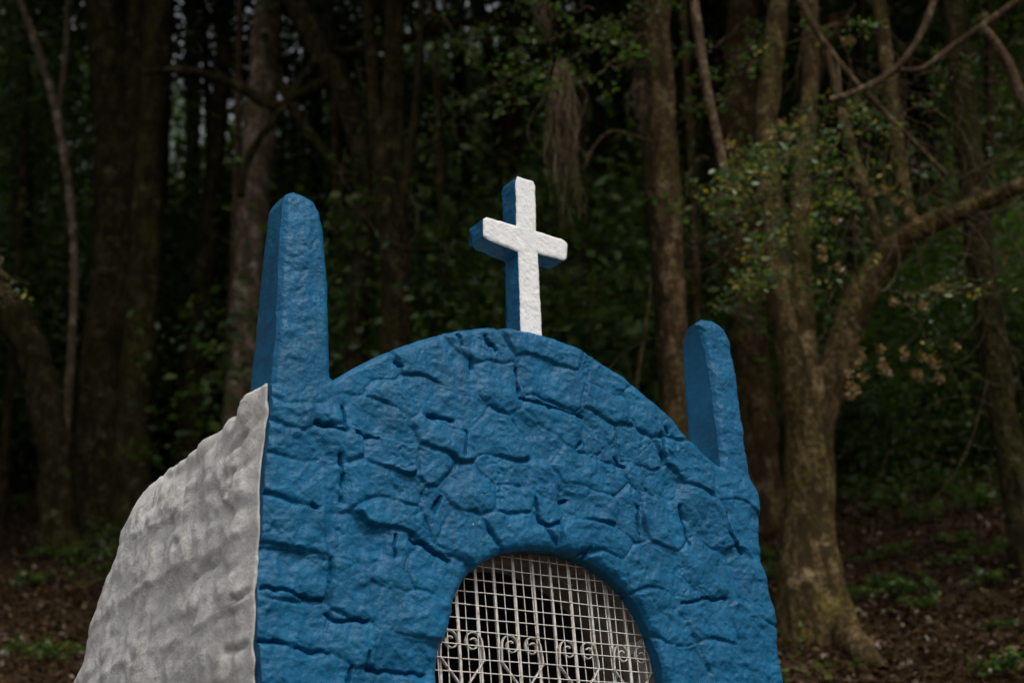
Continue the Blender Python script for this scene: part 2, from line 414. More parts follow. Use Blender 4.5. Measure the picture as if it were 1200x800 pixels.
GS = 0.0046
def facade_height(UV, lab_only=False):
    W = np.stack([0.035 * fbm(UV[..., 0] * 7, UV[..., 1] * 7, 1.0, 4), 0.028 * fbm(UV[..., 0] * 7, UV[..., 1] * 7, 9.0, 4)], -1)
    Q = UV + W * 0.45
    d1 = np.full(UV.shape[:-1], 9.0); d2 = d1.copy(); lab = np.zeros(d1.shape, int)
    for k, (a, b) in enumerate(SEEDS):
        d = seg_dist(Q, a, b)
        n1 = d < d1
        d2 = np.where(n1, d1, np.minimum(d2, d)); lab = np.where(n1, k, lab); d1 = np.where(n1, d, d1)
    pl = (UV[..., 1] > 0.035 + 0.02 * noise3(UV[..., 0] * 20, 0, 0)) & (UV[..., 0] < 0.225)
    prr = (UV[..., 1] > -0.01 + 0.02 * noise3(UV[..., 0] * 20, 0, 5)) & (UV[..., 0] > 1.93)
    lab = np.where(pl, PL, np.where(prr, PR, lab))
    if lab_only: return lab
    d = np.clip((d2 - d1) * 0.5, 0, 1)
    u, vv = UV[..., 0], UV[..., 1]
    r = np.random.default_rng(5)
    off = r.normal(0, 0.0050, len(SEEDS) + 2); tx = r.normal(0, 0.045, len(SEEDS) + 2); ty = r.normal(0, 0.05, len(SEEDS) + 2)
    cu = np.array([(a[0] + b[0]) / 2 for a, b in SEEDS] + [0, 0]); cv = np.array([(a[1] + b[1]) / 2 for a, b in SEEDS] + [0, 0])
    off[-2:] = tx[-2:] = ty[-2:] = 0
    blend = sstep(0.0, 0.014, d)
    open_j = sstep(0.0, 0.85, noise3(u * 5.5, vv * 5.5, 3.3) + 0.35 * noise3(u * 15, vv * 15, 8.0))
    depth = 0.0070 + 0.015 * open_j
    stone = blend * (off[lab] + tx[lab] * (u - cu[lab]) + ty[lab] * (vv - cv[lab])) - depth * (np.exp(-(d / 0.0052) ** 1.1))
    pf = np.maximum(sstep(-0.10, 0.04, vv) * (1 - sstep(0.20, 0.30, u)), sstep(-0.14, 0.0, vv) * sstep(1.86, 1.93, u))
    wu, wv = u + 0.012 * fbm(u * 22, vv * 22, 41.0, 2), vv + 0.012 * fbm(u * 22, vv * 22, 47.0, 2)
    chis = np.abs(fbm(wu * 13 + wv * 5, wv * 17 - wu * 4, 15.0, 3, 0.55))
    lumps = 0.0060 * fbm(u * 8, vv * 8, 5.0, 2) + 0.0036 * fbm(wu * 24, wv * 27, 6.0, 3, 0.5) + 0.0020 * np.abs(fbm(wu * 45, wv * 48, 16.0, 2, 0.6)) - 0.0045 * np.exp(-(chis / 0.06) ** 2) * sstep(0.0, 0.5, noise3(u * 6, vv * 6, 77.0))
    ridge = 0.003 * (1 - np.abs(fbm(u * 14, vv * 18, 2.0, 3))) * (1 - 0.6 * pf)
    H = 0.012 + stone * (1 - pf) + lumps * (1 - 0.15 * pf) + ridge
    P = np.stack([u, vv], -1)
    Pw = P + 0.006 * np.stack([noise3(u * 40, vv * 40, 1.0), noise3(u * 40, vv * 40, 7.0)], -1)
    for c in CR:
        c2 = smooth(c, 1); dd = nearest_on_poly(Pw, c2, False)[0]
        wdt = 0.0043 * (0.75 + 0.6 * noise3(u * 18, vv * 18, 12.0))
        H = H - 0.028 * np.exp(-(dd / np.maximum(wdt, 0.003)) ** 2) - 0.004 * np.exp(-(dd / 0.018) ** 2)
    return np.maximum(H, -0.042), lab

def patch(outline, holes, step, hfun, origin=None):
    """Regular grid over outline minus holes, rim vertices pulled onto the outline. Returns verts2d, quads, rim edges, rim distance."""
    lo, hi = outline.min(0), outline.max(0)
    xs = np.arange(lo[0] - step, hi[0] + 2 * step, step); ys = np.arange(lo[1] - step, hi[1] + 2 * step, step)
    X, Y = np.meshgrid(xs, ys); P = np.stack([X, Y], -1)
    Cc = (P[:-1, :-1] + P[1:, 1:]) / 2
    ok = inside(Cc, outline)
    for h in holes: ok &= ~inside(Cc, h)
    i = np.arange(X.size).reshape(X.shape)
    quads = np.stack([i[:-1, :-1], i[:-1, 1:], i[1:, 1:], i[1:, :-1]], -1)[ok]
    cnt = np.zeros(X.size, int); np.add.at(cnt, quads.ravel(), 1)
    Pf = P.reshape(-1, 2).copy()
    d, q = nearest_on_poly(Pf, outline)
    for h in holes:
        dh, qh = nearest_on_poly(Pf, h); k = dh < d; d = np.where(k, dh, d); q = np.where(k[:, None], qh, q)
    rim = (cnt > 0) & (cnt < 4)
    Pf[rim] = q[rim]; d[rim] = 0
    return Pf, quads, ok, d, rim

def build_facade():
    V2, quads, ok, drim, rim = patch(OUT, [OPEN], GS, None)
    used = np.unique(quads)
    H = np.zeros(len(V2))
    h, _ = facade_height(V2[used]); H[used] = h
    H[used] -= np.where((V2[used, 0] < 0.2) & (V2[used, 1] < 0), 0.005, 0.020) * np.exp(-(drim[used] / 0.011) ** 1.3)
    G3 = np.stack([V2[:, 0], -H, V2[:, 1]], 1)
    fn = np.cross(G3[quads[:, 2]] - G3[quads[:, 0]], G3[quads[:, 3]] - G3[quads[:, 1]])
    GN = np.zeros_like(G3)
    for c_ in range(4): np.add.at(GN, quads[:, c_], fn)
    GN /= np.maximum(np.linalg.norm(GN, axis=1, keepdims=True), 1e-12)
    cent = V2[quads].mean(1)
    lab = facade_height(cent, True)
    ids, cn_ = np.unique(lab, return_counts=True)
    tiny = np.isin(lab, ids[cn_ < 60]); big = np.where(~tiny)[0]
    for q_ in np.where(tiny)[0]: lab[q_] = lab[big[np.argmin(((cent[big] - cent[q_]) ** 2).sum(1))]]
    LG = np.full(ok.shape, -1); LG[ok] = lab
    seen = np.zeros(ok.shape, bool); comps = {}
    for (a0, b0) in np.argwhere(ok):
        if seen[a0, b0]: continue
        k0 = LG[a0, b0]; stack = [(a0, b0)]; seen[a0, b0] = True; comp = []; nb = -1
        while stack:
            a1, b1 = stack.pop(); comp.append((a1, b1))
            for a2, b2 in ((a1 + 1, b1), (a1 - 1, b1), (a1, b1 + 1), (a1, b1 - 1)):
                if 0 <= a2 < ok.shape[0] and 0 <= b2 < ok.shape[1] and ok[a2, b2]:
                    if LG[a2, b2] == k0:
                        if not seen[a2, b2]: seen[a2, b2] = True; stack.append((a2, b2))
                    else: nb = LG[a2, b2]
        comps.setdefault(k0, []).append((len(comp), comp, nb))
    for k0, L_ in comps.items():
        L_.sort(key=lambda q: -q[0])
        for n_, comp, nb in L_[1:]:
            if nb >= 0:
                for a1, b1 in comp: LG[a1, b1] = nb
    lab = LG[ok]
    core = build_core()
    for k in np.unique(lab):
        q = quads[lab == k]
        if len(q) < 12:                                     # slivers join a neighbour
            continue
        vid, inv = np.unique(q, return_inverse=True); q2 = inv.reshape(q.shape)
        u, vv = V2[vid, 0], V2[vid, 1]
        verts = np.stack([u, -H[vid], vv + ZO], 1)
        # border edges -> skirt
        E = np.concatenate([q2[:, [0, 1]], q2[:, [1, 2]], q2[:, [2, 3]], q2[:, [3, 0]]])
        key = np.sort(E, 1); key = key[:, 0].astype(np.int64) * (len(vid) + 1) + key[:, 1]
        un, idx, c = np.unique(key, return_index=True, return_counts=True)
        B = E[idx[c == 1]]
        bv = np.unique(B)
        pillar = k in (PL, PR)
        cen = np.array([u.mean(), vv.mean()])
        steps = 12 if pillar else 4
        faces = [q2]; allv = [verts]; prev = {b: b for b in bv}; base = len(verts)
        if k == PL: dep = 0.165 - 0.05 * sstep(0.1, 0.7, vv[bv])
        elif k == PR:
            pv = np.array([fac(*q)[1] for q in ((844, 536), (840, 500), (835, 455), (828, 412), (821, 390), (815, 377))])
            dep = 0.168 * np.interp(vv[bv], pv, [1.0, 1.0, 0.97, 0.86, 0.66, 0.36])
        else: dep = np.where(rim[vid[bv]], np.where((vv[bv] < -0.35) & (u[bv] > 0.4) & (u[bv] < 1.7), 0.055, 0.105), 0.07)
        allv.append(verts[bv]); prevmap = np.full(len(verts), -1); prevmap[bv] = base + np.arange(len(bv)); base += len(bv)
        for s in range(1, steps + 1):
            t = s / steps
            a = verts[bv].copy()
            shrink = 0.0 if pillar else 0.03 * t
            nn = 0.0022 * fbm(a[:, 0] * 18 + 40, a[:, 2] * 18, t * dep.mean() * 18, 3) if pillar else 0.0
            a[:, 1] = a[:, 1] * (1 - t) + t * dep
            r_in = 0.008 * (1 - min(1, (1 - t) * 9)) if pillar else 0
            if k == PR: a[:, 2] -= 0.02 * t * t * sstep(0.52, 0.64, vv[bv])
            a[:, 0] += (cen[0] - u[bv]) * shrink; a[:, 2] += (cen[1] - vv[bv]) * shrink
            if pillar:
                a[:, 0] += np.sign(u[bv] - cen[0]) * (-nn * 1.2 - r_in)
            allv.append(a)
            nm = np.full(len(verts), -1); nm[bv] = base + np.arange(len(bv)); base += len(bv)
            faces.append(np.stack([prevmap[B[:, 1]], prevmap[B[:, 0]], nm[B[:, 0]], nm[B[:, 1]]], 1)); prevmap = nm
        me_v = np.concatenate(allv); me_f = np.concatenate(faces)
        name = 'pillar' if pillar else 'stone'
        me = mesh_from(name, me_v, me_f, [M['blue']])
        if pillar:
            import bmesh
            bm = bmesh.new(); bm.from_mesh(me)
            bmesh.ops.holes_fill(bm, edges=[e for e in bm.edges if e.is_boundary and min(e.verts[0].index, e.verts[1].index) >= len(me_v) - len(bv)], sides=0)
            bm.to_mesh(me); bm.free()
        cn = np.zeros((len(me.vertices), 3)); cn[:len(vid)] = GN[vid]
        me.normals_split_custom_set_from_vertices(cn.tolist())
        if pillar:
            link(name, me, chapel)
        else:
            link(name, me, core)

def build_core():
    n = 60
    a = OUT.copy(); c = OUT.mean(0)
    ins = np.array([1.07, -1.2])
    # outer loop without the pillars
    top = [q for q in np.vstack([bl, left_edge, [[0.0, 0.02]], arch, [[2.13, -0.07]], right_edge, br])]
    A = resample(smooth(np.array(top), 0), 0.05)
    A = A + (ins - A) * 0.012
    A = A[np.linspace(0, len(A) - 1, n).astype(int)]
    O = resample(OPEN, 0.05); O[:, 1] = np.maximum(O[:, 1], -VB)
    O = O + (O - np.array([1.02, -1.2])) * 0.03
    O = O[np.linspace(0, len(O) - 1, n).astype(int)]
    V, Fq = [], []
    for y in (0.076, 0.24):
        for L in (A, O):
            V += [(q[0], y, q[1] + ZO) for q in L]
    for i in range(n - 1):
        Fq.append((i, n + i, n + i + 1, i + 1))
        Fq.append((2 * n + i, 2 * n + i + 1, 3 * n + i + 1, 3 * n + i))
        Fq.append((i, i + 1, 2 * n + i + 1, 2 * n + i))
        Fq.append((n + i, 3 * n + i, 3 * n + i + 1, n + i + 1))
    return link('facade_wall', mesh_from('facade_wall', V, Fq, [M['plaster']], smooth_shade=False), chapel)
build_facade()

# the side wall: rough white plaster over stone
_fv = np.linspace(-VB, 0.0, 260)
SIDE = np.array([[-0.004 + 0.005 * float(fbm(np.array(t * 22), np.array(3.0), 0.0, 3)), t] for t in _fv] + [[-0.003, 0.005], [0.10, 0.002], [0.148, -0.012], [0.165, -0.05], [0.30, -0.036], [0.46, -0.042], [0.62, -0.048], [0.78, -0.035], [0.92, -0.045], [1.00, -0.075], [1.07, -0.15], [1.12, -0.25], [1.19, -0.37], [1.27, -0.50], [1.36, -0.65], [1.49, -0.95], [1.60, -1.3], [1.74, -VB]])
lv = np.vstack([bl, left_edge])
def build_side():
    V2, quads, ok, drim, rim = patch(SIDE, [], 0.0105, None)
    y, v2 = V2[:, 0], V2[:, 1]
    x0 = np.interp(v2, lv[:, 1], lv[:, 0])
    sy, sv = y * 3.2, v2 * 5.0
    lump = 0.014 * fbm(y * 2.6, v2 * 2.6, 21.0, 2) + 0.026 * np.abs(fbm(y * 4.2 + 0.5 * v2, v2 * 6.5, 23.0, 2)) ** 0.8 + 0.010 * np.abs(fbm(y * 11, v2 * 15, 29.0, 3)) + 0.003 * fbm(y * 42, v2 * 30, 24.0, 3)
    cs = v2 * 4.3 + 0.22 * fbm(y * 1.7, v2 * 1.7, 71.0, 2) + 0.05 * fbm(y * 12, v2 * 12, 72.0, 2); fr = cs - np.floor(cs)
    cx_ = y * 2.9 + 0.37 * np.floor(cs) + 0.25 * fbm(y * 5, v2 * 5, 73.0, 2); fx_ = cx_ - np.floor(cx_)
    lump = lump * 0.74 + 0.009 * (1 - sstep(0.0, 0.9, fr)) * sstep(0.0, 0.07, fr) * (0.6 + 0.6 * noise3(y * 3, v2 * 3, 74.0)) - 0.008 * np.exp(-(np.minimum(fx_, 1 - fx_) / 0.05) ** 2)
    fade = sstep(0.0, 0.12, y - 0.02)
    H = 0.006 + lump * (0.25 + 0.75 * fade) + 0.015 * sstep(0.1, 0.9, y) * sstep(0, -0.9, v2) - 0.022 * np.exp(-((drim / 0.04) ** 1.0)) * sstep(0.15, 0.4, y)
    H = H - 0.003 * np.exp(-(drim / 0.012)) * (1 - sstep(0.1, 0.25, y))
    for c in ([(0.02, -0.645), (0.07, -0.66), (0.13, -0.65)], [(0.02, -0.80), (0.08, -0.815), (0.16, -0.80)], [(0.25, -0.52), (0.33, -0.50), (0.40, -0.53)], [(0.12, -0.14), (0.2, -0.17)], [(0.17, -0.24), (0.175, -0.31)], [(0.5, -0.38), (0.53, -0.36)]):
        dd = nearest_on_poly(V2 + 0.01 * np.stack([noise3(y * 30, v2 * 30, 2.0), noise3(y * 30, v2 * 30, 5.0)], -1), np.array(c), False)[0]
        H = H - 0.022 * np.exp(-(dd / 0.009) ** 2) * sstep(0.015, 0.06, y)
    used, inv = np.unique(quads, return_inverse=True)
    q2 = inv.reshape(quads.shape)
    V = np.stack([(x0 - H)[used], y[used], v2[used] + ZO], 1)
    E = np.concatenate([q2[:, [0, 1]], q2[:, [1, 2]], q2[:, [2, 3]], q2[:, [3, 0]]]); k = np.sort(E, 1); k = k[:, 0].astype(np.int64) * (len(V) + 1) + k[:, 1]
    un, idx, c = np.unique(k, return_index=True, return_counts=True); B = E[idx[c == 1]]; bv = np.unique(B)
    Fs = [q2[:, ::-1]]; parts = [V]; pm = np.arange(len(V)); base = len(V)
    for s in (0.3, 0.65, 1.0):
        a = V[bv].copy(); front = a[:, 1] < 0.03; a[:, 0] += np.where(front, s * 0.012, s * 0.22); a[:, 1] += np.where(front, s * 0.09, 0)
        top = a[:, 2] > ZO - 0.7
        a[:, 2] += np.where(top, 0.02 * np.sin(s * 3) * fbm(a[:, 1] * 14, a[:, 0] * 14, 3.0, 2), 0) + np.where(a[:, 1] > 0.2, 0.05 * s * (a[:, 2] > ZO - 0.1), 0)
        parts.append(a); nm = np.full(len(V), -1); nm[bv] = base + np.arange(len(bv)); base += len(bv)
        Fs.append(np.stack([pm[B[:, 0]], pm[B[:, 1]], nm[B[:, 1]], nm[B[:, 0]]], 1)); pm = nm
    link('side_wall', mesh_from('side_wall', np.concatenate(parts), np.concatenate(Fs), [M['plaster']]), chapel)['label'] = 'rough white plastered side wall'
build_side()

def build_side_right():
    rv = np.vstack([[[2.13, -0.065]], right_edge, br]); vs = np.linspace(-VB, -0.10, 130); ys = np.linspace(0.02, 1.5, 40)
    x0 = np.interp(-vs, -rv[:, 1], rv[:, 0]); Y, Vv = np.meshgrid(ys, vs); X = x0[:, None] + 0.002 + 0.007 * fbm(Y * 12, Vv * 16, 61.0, 3) + 0.10 * sstep(0.1, 0.9, Y)
    X = X - 0.02 * np.exp(-(Y - 0.02) / 0.012)
    i = np.arange(X.size).reshape(X.shape); Fq = np.stack([i[:-1, :-1], i[:-1, 1:], i[1:, 1:], i[1:, :-1]], -1).reshape(-1, 4)
    link('side_wall', mesh_from('side_wall', np.stack([X, Y, Vv + ZO], -1).reshape(-1, 3), Fq, [M['plaster']]), chapel)
build_side_right()

def build_vault():
    ys = np.r_[np.linspace(0.10, 0.9, 10), np.linspace(0.98, 1.40, 7)]
    A = resample(np.vstack([[[0.06, -0.06]], arch[2:-3] - [0, 0.045], [[2.09, -0.06]]]), 0.05)
    prof = np.vstack([[[0.14, -VB]], [[0.12, -0.5]], A, [[2.11, -0.5]], [[2.13, -VB]]])
    V, Fq = [], []
    m_ = len(prof)
    for y in ys:
        cap = np.interp(y, SIDE[:, 0][264:], SIDE[:, 1][264:])
        for u, v2 in prof:
            vv = v2 if y <= 0.9 else v2 + (cap + 0.06) * (1 if v2 > -0.4 else max(0, 0.0))
            V.append((u + 0.012 * float(noise3(u * 6, vv * 6, y * 6)), y, max(vv, -VB) + ZO + 0.012 * float(noise3(u * 6, vv * 6, y * 6 + 9))))
    for j in range(len(ys) - 1):
        for i in range(m_ - 1):
            Fq.append((j * m_ + i, j * m_ + i + 1, (j + 1) * m_ + i + 1, (j + 1) * m_ + i))
    Fq.append(tuple((len(ys) - 1) * m_ + i for i in range(m_)))
    link('vault_roof', mesh_from('vault_roof', V, Fq, [M['plaster']]), chapel)
    # interior niche, open to the front
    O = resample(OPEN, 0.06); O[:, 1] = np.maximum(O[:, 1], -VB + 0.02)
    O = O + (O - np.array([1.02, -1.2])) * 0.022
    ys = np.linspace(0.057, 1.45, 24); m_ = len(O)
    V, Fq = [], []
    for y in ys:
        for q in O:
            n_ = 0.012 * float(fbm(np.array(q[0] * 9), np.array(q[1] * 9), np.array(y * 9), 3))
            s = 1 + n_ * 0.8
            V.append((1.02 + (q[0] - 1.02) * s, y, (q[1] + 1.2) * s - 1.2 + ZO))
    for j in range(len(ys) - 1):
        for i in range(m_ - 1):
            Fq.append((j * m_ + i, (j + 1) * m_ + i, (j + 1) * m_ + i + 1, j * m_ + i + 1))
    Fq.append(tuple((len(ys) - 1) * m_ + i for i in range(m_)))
    nq = 5 * (m_ - 1)
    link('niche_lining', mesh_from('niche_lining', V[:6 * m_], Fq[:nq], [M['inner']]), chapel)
    link('niche_back', mesh_from('niche_back', V[5 * m_:], [tuple(i - 5 * m_ for i in f) for f in Fq[nq:]], [M['niche_shade']]), chapel)
build_vault()

def build_cross():
    YF = 0.035
    def cf(px, py):
        d = ray(px, py); Pp = P0 + FB * YF; t = ((Pp - CAM) @ FB) / (d @ FB); Q = CAM + d * t - P0
        return np.array([Q @ FE, Q[2]])
    pts = [(613, 410), (611, 388), (608, 295), (573, 281), (567, 276), (567, 256), (571, 254), (606, 264), (605, 212), (607, 206), (625, 212), (628, 217), (629, 270), (662, 281), (666, 285), (665, 302), (662, 305), (631, 297), (636, 392), (637, 410)]
    poly = np.array([cf(*q) for q in pts])
    V2, quads, ok, drim, rim = patch(poly, [], 0.0045, None)
    used, inv = np.unique(quads, return_inverse=True); q2 = inv.reshape(quads.shape)
    u, v2 = V2[used, 0], V2[used, 1]
    H = 0.0013 * fbm(u * 26, v2 * 26, 31.0, 3) + 0.0008 * fbm(u * 90, v2 * 90, 3.0, 2) - 0.005 * np.exp(-(drim[used] / 0.0045) ** 1.2)
    jx = 0.0011 * fbm(u * 40, v2 * 40, 35.0, 2)
    V = np.stack([u + jx, YF - H, v2 + ZO + jx], 1)
    E = np.concatenate([q2[:, [0, 1]], q2[:, [1, 2]], q2[:, [2, 3]], q2[:, [3, 0]]]); k = np.sort(E, 1); k = k[:, 0].astype(np.int64) * (len(V) + 1) + k[:, 1]
    un, idx, c = np.unique(k, return_index=True, return_counts=True); B = E[idx[c == 1]]; bv = np.unique(B)
    Fs = [q2]; parts = [V]; pm = np.arange(len(V)); base = len(V); mi = [np.zeros(len(q2), int)]
    D = 0.082; st = 14
    for s in range(1, st + 1):
        t = s / st; a = V[bv].copy(); yy = YF + 0.006 + D * t
        a[:, 1] = yy
        w = 0.0035 * fbm(a[:, 0] * 24, a[:, 2] * 24, yy * 24 + 3, 3)
        cx, cz = poly.mean(0)
        a[:, 0] += w; a[:, 2] += 0.6 * w
        if s == st: a[:, 0] += (1.085 - a[:, 0]) * 0.03
        parts.append(a); nm = np.full(len(V), -1); nm[bv] = base + np.arange(len(bv)); base += len(bv)
        f = np.stack([pm[B[:, 1]], pm[B[:, 0]], nm[B[:, 0]], nm[B[:, 1]]], 1); Fs.append(f); mi.append(np.ones(len(f), int)); pm = nm
    back = q2[:, ::-1] + base
    Vb = V.copy(); Vb[:, 1] = YF + 0.006 + D + H * 0 ; Vb[:, 1] += 0.004
    parts.append(Vb); Fs.append(back); mi.append(np.ones(len(back), int))
    o = link('cross', mesh_from('cross', np.concatenate(parts), np.concatenate(Fs), [M['white'], M['blue']], np.concatenate(mi)), chapel)
    o['label'] = 'rough cross with white front face and blue sides'
build_cross()

# ------------------------------------------------------------------ tubes
def tube(path, radii, seg=8, rough=0.0, seed=0.0, cap=True, flare=0.0):
    path = np.asarray(path, float); n = len(path); radii = np.broadcast_to(np.asarray(radii, float), (n,))
    T = np.gradient(path, axis=0); T /= np.maximum(np.linalg.norm(T, axis=1, keepdims=True), 1e-9)
    up = np.array([0.0, 1, 0]) if abs(T[0] @ np.array([0.0, 1, 0])) < 0.9 else np.array([1.0, 0, 0])
    N = np.zeros_like(T); a = np.cross(T[0], up); a /= np.linalg.norm(a)
    for i in range(n):
        a = a - T[i] * (a @ T[i]); a /= np.linalg.norm(a); N[i] = a
    Bn = np.cross(T, N)
    ang = np.linspace(0, 2 * math.pi, seg, endpoint=False)
    r = radii[:, None] * np.ones((1, seg))
    if rough:
        s = np.r_[0, np.cumsum(np.linalg.norm(np.diff(path, axis=0), axis=1))][:, None] / max(radii.max(), 1e-4)
        r = r * (1 + rough * fbm(np.cos(ang)[None] * 1.3 + seed, np.sin(ang)[None] * 1.3 + seed, s * 0.45, 4))
        if flare:
            k = np.exp(-s / 1.6) * flare
            r = r * (1 + k * (0.5 + 0.9 * np.maximum(0, noise3(np.cos(ang)[None] * 1.6 + seed, np.sin(ang)[None] * 1.6, s * 0.15)) ) )
    V = path[:, None, :] + N[:, None, :] * (np.cos(ang)[None, :, None] * r[..., None]) + Bn[:, None, :] * (np.sin(ang)[None, :, None] * r[..., None])
    i = np.arange(n * seg).reshape(n, seg); j = np.roll(i, -1, 1)
    Fq = np.stack([i[:-1], j[:-1], j[1:], i[1:]], -1).reshape(-1, 4)
    V = V.reshape(-1, 3)
    return V, Fq

def merge(parts):
    V, Fq, b = [], [], 0
    for v_, f_ in parts:
        V.append(v_); Fq.append(f_ + b); b += len(v_)
    return np.concatenate(V), np.concatenate(Fq)

# ------------------------------------------------------------------ the iron grille
def build_gate():
    YG = 0.085
    O = OPEN + (OPEN - np.array([1.02, -1.2])) * 0.016
    gate = link('iron_grille', None, chapel, (0, YG, ZO)); gate.empty_display_size = 0.1
    gate['label'] = 'weathered white iron grille with wire mesh and scrolls'
    VBOT = -VB + 0.12
    def span_v(u):
        vs = np.linspace(VBOT, -0.3, 600); ok = inside(np.stack([np.full(600, u), vs], -1), O)
        return (vs[ok].min(), vs[ok].max()) if ok.any() else None
    def span_u(v2):
        us = np.linspace(0.4, 1.65, 800); ok = inside(np.stack([us, np.full(800, v2)], -1), O)
        return (us[ok].min(), us[ok].max()) if ok.any() else None
    def ribbon(path, w, th):                       # flat iron strip, path in (u, v)
        path = np.asarray(path, float); T = np.gradient(path, axis=0); T /= np.linalg.norm(T, axis=1, keepdims=True)
        Nn = np.stack([-T[:, 1], T[:, 0]], 1); V = []; n = len(path)
        for a, y in ((th / 2, -w / 2), (th / 2, w / 2), (-th / 2, w / 2), (-th / 2, -w / 2)):
            q = path + Nn * a; V.append(np.stack([q[:, 0], np.full(n, y), q[:, 1]], 1))
        V = np.concatenate(V); Fq = []
        for k in range(4):
            a, b = k * n, ((k + 1) % 4) * n
            for i in range(n - 1): Fq.append((a + i, a + i + 1, b + i + 1, b + i))
        return V, np.array(Fq)
    # wires, welded in front
    for u in np.arange(0.535, 1.56, 0.0402):
        s = span_v(u)
        if not s: continue
        p = np.array([[u + 0.0015 * math.sin(9 * z + u * 40), -0.022 + 0.002 * math.sin(7 * z + 60 * u), z] for z in np.linspace(s[0], s[1] + 0.004, 24)])
        link('wire', mesh_from('wire', *tube(p, 0.0019, 6), [M['iron']]), gate)
    for k, v2 in enumerate(np.arange(-0.44, VBOT, -0.0440)):
        s = span_u(v2)
        if not s: continue
        p = np.array([[x, -0.0255 + 0.002 * math.sin(7 * x + k), v2 + 0.0016 * math.sin(8 * x + k * 2.3)] for x in np.linspace(s[0] - .004, s[1] + .004, 24)])
        link('wire', mesh_from('wire', *tube(p, 0.0019, 6), [M['iron']]), gate)
    # square bars
    def gu(px, py):
        d = ray(px, py); Pp = P0 + FB * YG; t = ((Pp - CAM) @ FB) / (d @ FB); return float((CAM + d * t - P0) @ FE)
    bars = [gu(px, 770) for px in (515, 539, 563, 585, 609, 632, 653, 675, 698, 718, 737, 755)]
    for u in bars:
        s = span_v(u)
        if not s: continue
        V, Fq = [], []
        w = 0.0043
        for z in (s[0], s[1] + 0.01):
            for a, b in ((-w, -w), (w, -w), (w, w), (-w, w)): V.append((u + a, b, z))
        Fq = [(0, 1, 5, 4), (1, 2, 6, 5), (2, 3, 7, 6), (3, 0, 4, 7), (4, 5, 6, 7), (3, 2, 1, 0)]
        link('bar', mesh_from('bar', V, Fq, [M['iron']], smooth_shade=False), gate)
    # scroll pairs and V braces
    for ci, u in enumerate([bars[1], bars[4], bars[7], bars[10]]):
        for tier in (0, 1):
            vc = -0.735 - 0.62 * tier
            for sgn in (-1, 1):
                t = np.linspace(0, 2.35 * math.pi * 1.0 + 1.4, 60)
                R_ = 0.037 - 0.0030 * t
                R_ = np.maximum(R_, 0.010)
                cu = u + sgn * 0.044
                path = np.stack([cu + sgn * R_ * np.cos(t - 0.1), vc + R_ * np.sin(t - 0.1)], 1)
                tail = np.array([[u + sgn * 0.086, vc - 0.06 + 0.0], [u + sgn * 0.0845, vc - 0.03]])
                path = np.vstack([tail, path])
                if ci == 3 and sgn > 0 and False: continue
                V, Fq = ribbon(path, 0.012, 0.0035); V[:, 1] -= 0.0125
                link('scroll', mesh_from('scroll', V, Fq, [M['iron']], smooth_shade=False), gate)
                V, Fq = ribbon(resample(np.array([[u + sgn * 0.086, vc - 0.055], [u + sgn * 0.006, vc - 0.15]]), 0.02), 0.012, 0.004); V[:, 1] -= 0.0125
                link('brace', mesh_from('brace', V, Fq, [M['iron']], smooth_shade=False), gate)
build_gate()

# ------------------------------------------------------------------ foliage
def leaf_cards(P, size, flat=0.35, seed=0):
    """Folded rhombic leaves: 4 vertices, 2 triangles each."""
    r = np.random.default_rng(seed); n = len(P)
    d = r.normal(size=(n, 3)); d[:, 2] *= 0.6; d /= np.linalg.norm(d, axis=1, keepdims=True)
    nn = r.normal(size=(n, 3)) * flat + np.array([0, 0, 1.0]) * (1 - flat) + r.normal(size=(n, 3)) * 0.35
    s = np.cross(nn, d); s /= np.maximum(np.linalg.norm(s, axis=1, keepdims=True), 1e-6)
    up = np.cross(d, s)
    L = (size * (0.6 + 0.8 * r.random(n)))[:, None]
    w = L * 0.30
    a = P - d * L * 0.5; b = P + s * w + up * L * 0.08; c = P + d * L * 0.5 - up * L * 0.05; e = P - s * w + up * L * 0.08
    V = np.stack([a, b, c, e], 1).reshape(-1, 3)
    i = np.arange(n) * 4
    Fq = np.concatenate([np.stack([i, i + 1, i + 2], 1), np.stack([i, i + 2, i + 3], 1)])
    return V, Fq

def crown_points(n, rx, ry, rz, clumps, spread, seed, hollow=0.35):
    r = np.random.default_rng(seed)
    d = r.normal(size=(clumps, 3)); d /= np.linalg.norm(d, axis=1, keepdims=True)
    C = d * (hollow + (1 - hollow) * r.random((clumps, 1)) ** 0.5) * np.array([rx, ry, rz])
    C[:, 2] *= np.where(C[:, 2] < 0, 0.7, 1)
    k = r.integers(0, clumps, n)
    sp = spread * (0.5 + r.random(clumps))
    P = C[k] + r.normal(size=(n, 3)) * sp[k][:, None] * np.array([1, 1, 0.55])
    return P

CROWNS = []
for k, (n, rx, rz, cl, sp, sz) in enumerate([(11000, 3.2, 2.6, 90, 0.42, 0.12), (9000, 2.6, 2.9, 70, 0.40, 0.11), (12000, 3.8, 2.2, 100, 0.45, 0.12)]):
    CROWNS.append(mesh_from('crown', *leaf_cards(crown_points(n, rx, rx, rz, cl, sp, 100 + k), sz, 0.5, 7 + k), [M['leaf_dark']], smooth_shade=False))
BUSHES = []
for k, (n, rx, rz, cl, sp, sz) in enumerate([(5000, 1.3, 1.3, 45, 0.30, 0.07), (4500, 1.0, 1.7, 40, 0.28, 0.065), (5500, 1.7, 1.0, 50, 0.30, 0.07)]):
    P = crown_points(n, rx, rx, rz, cl, sp, 200 + k, 0.15); P[:, 2] += rz * 0.75; P = P[P[:, 2] > 0.02]
    BUSHES.append(mesh_from('foliage', *leaf_cards(P, sz, 0.5, 17 + k), [M['leaf_mid']], smooth_shade=False))

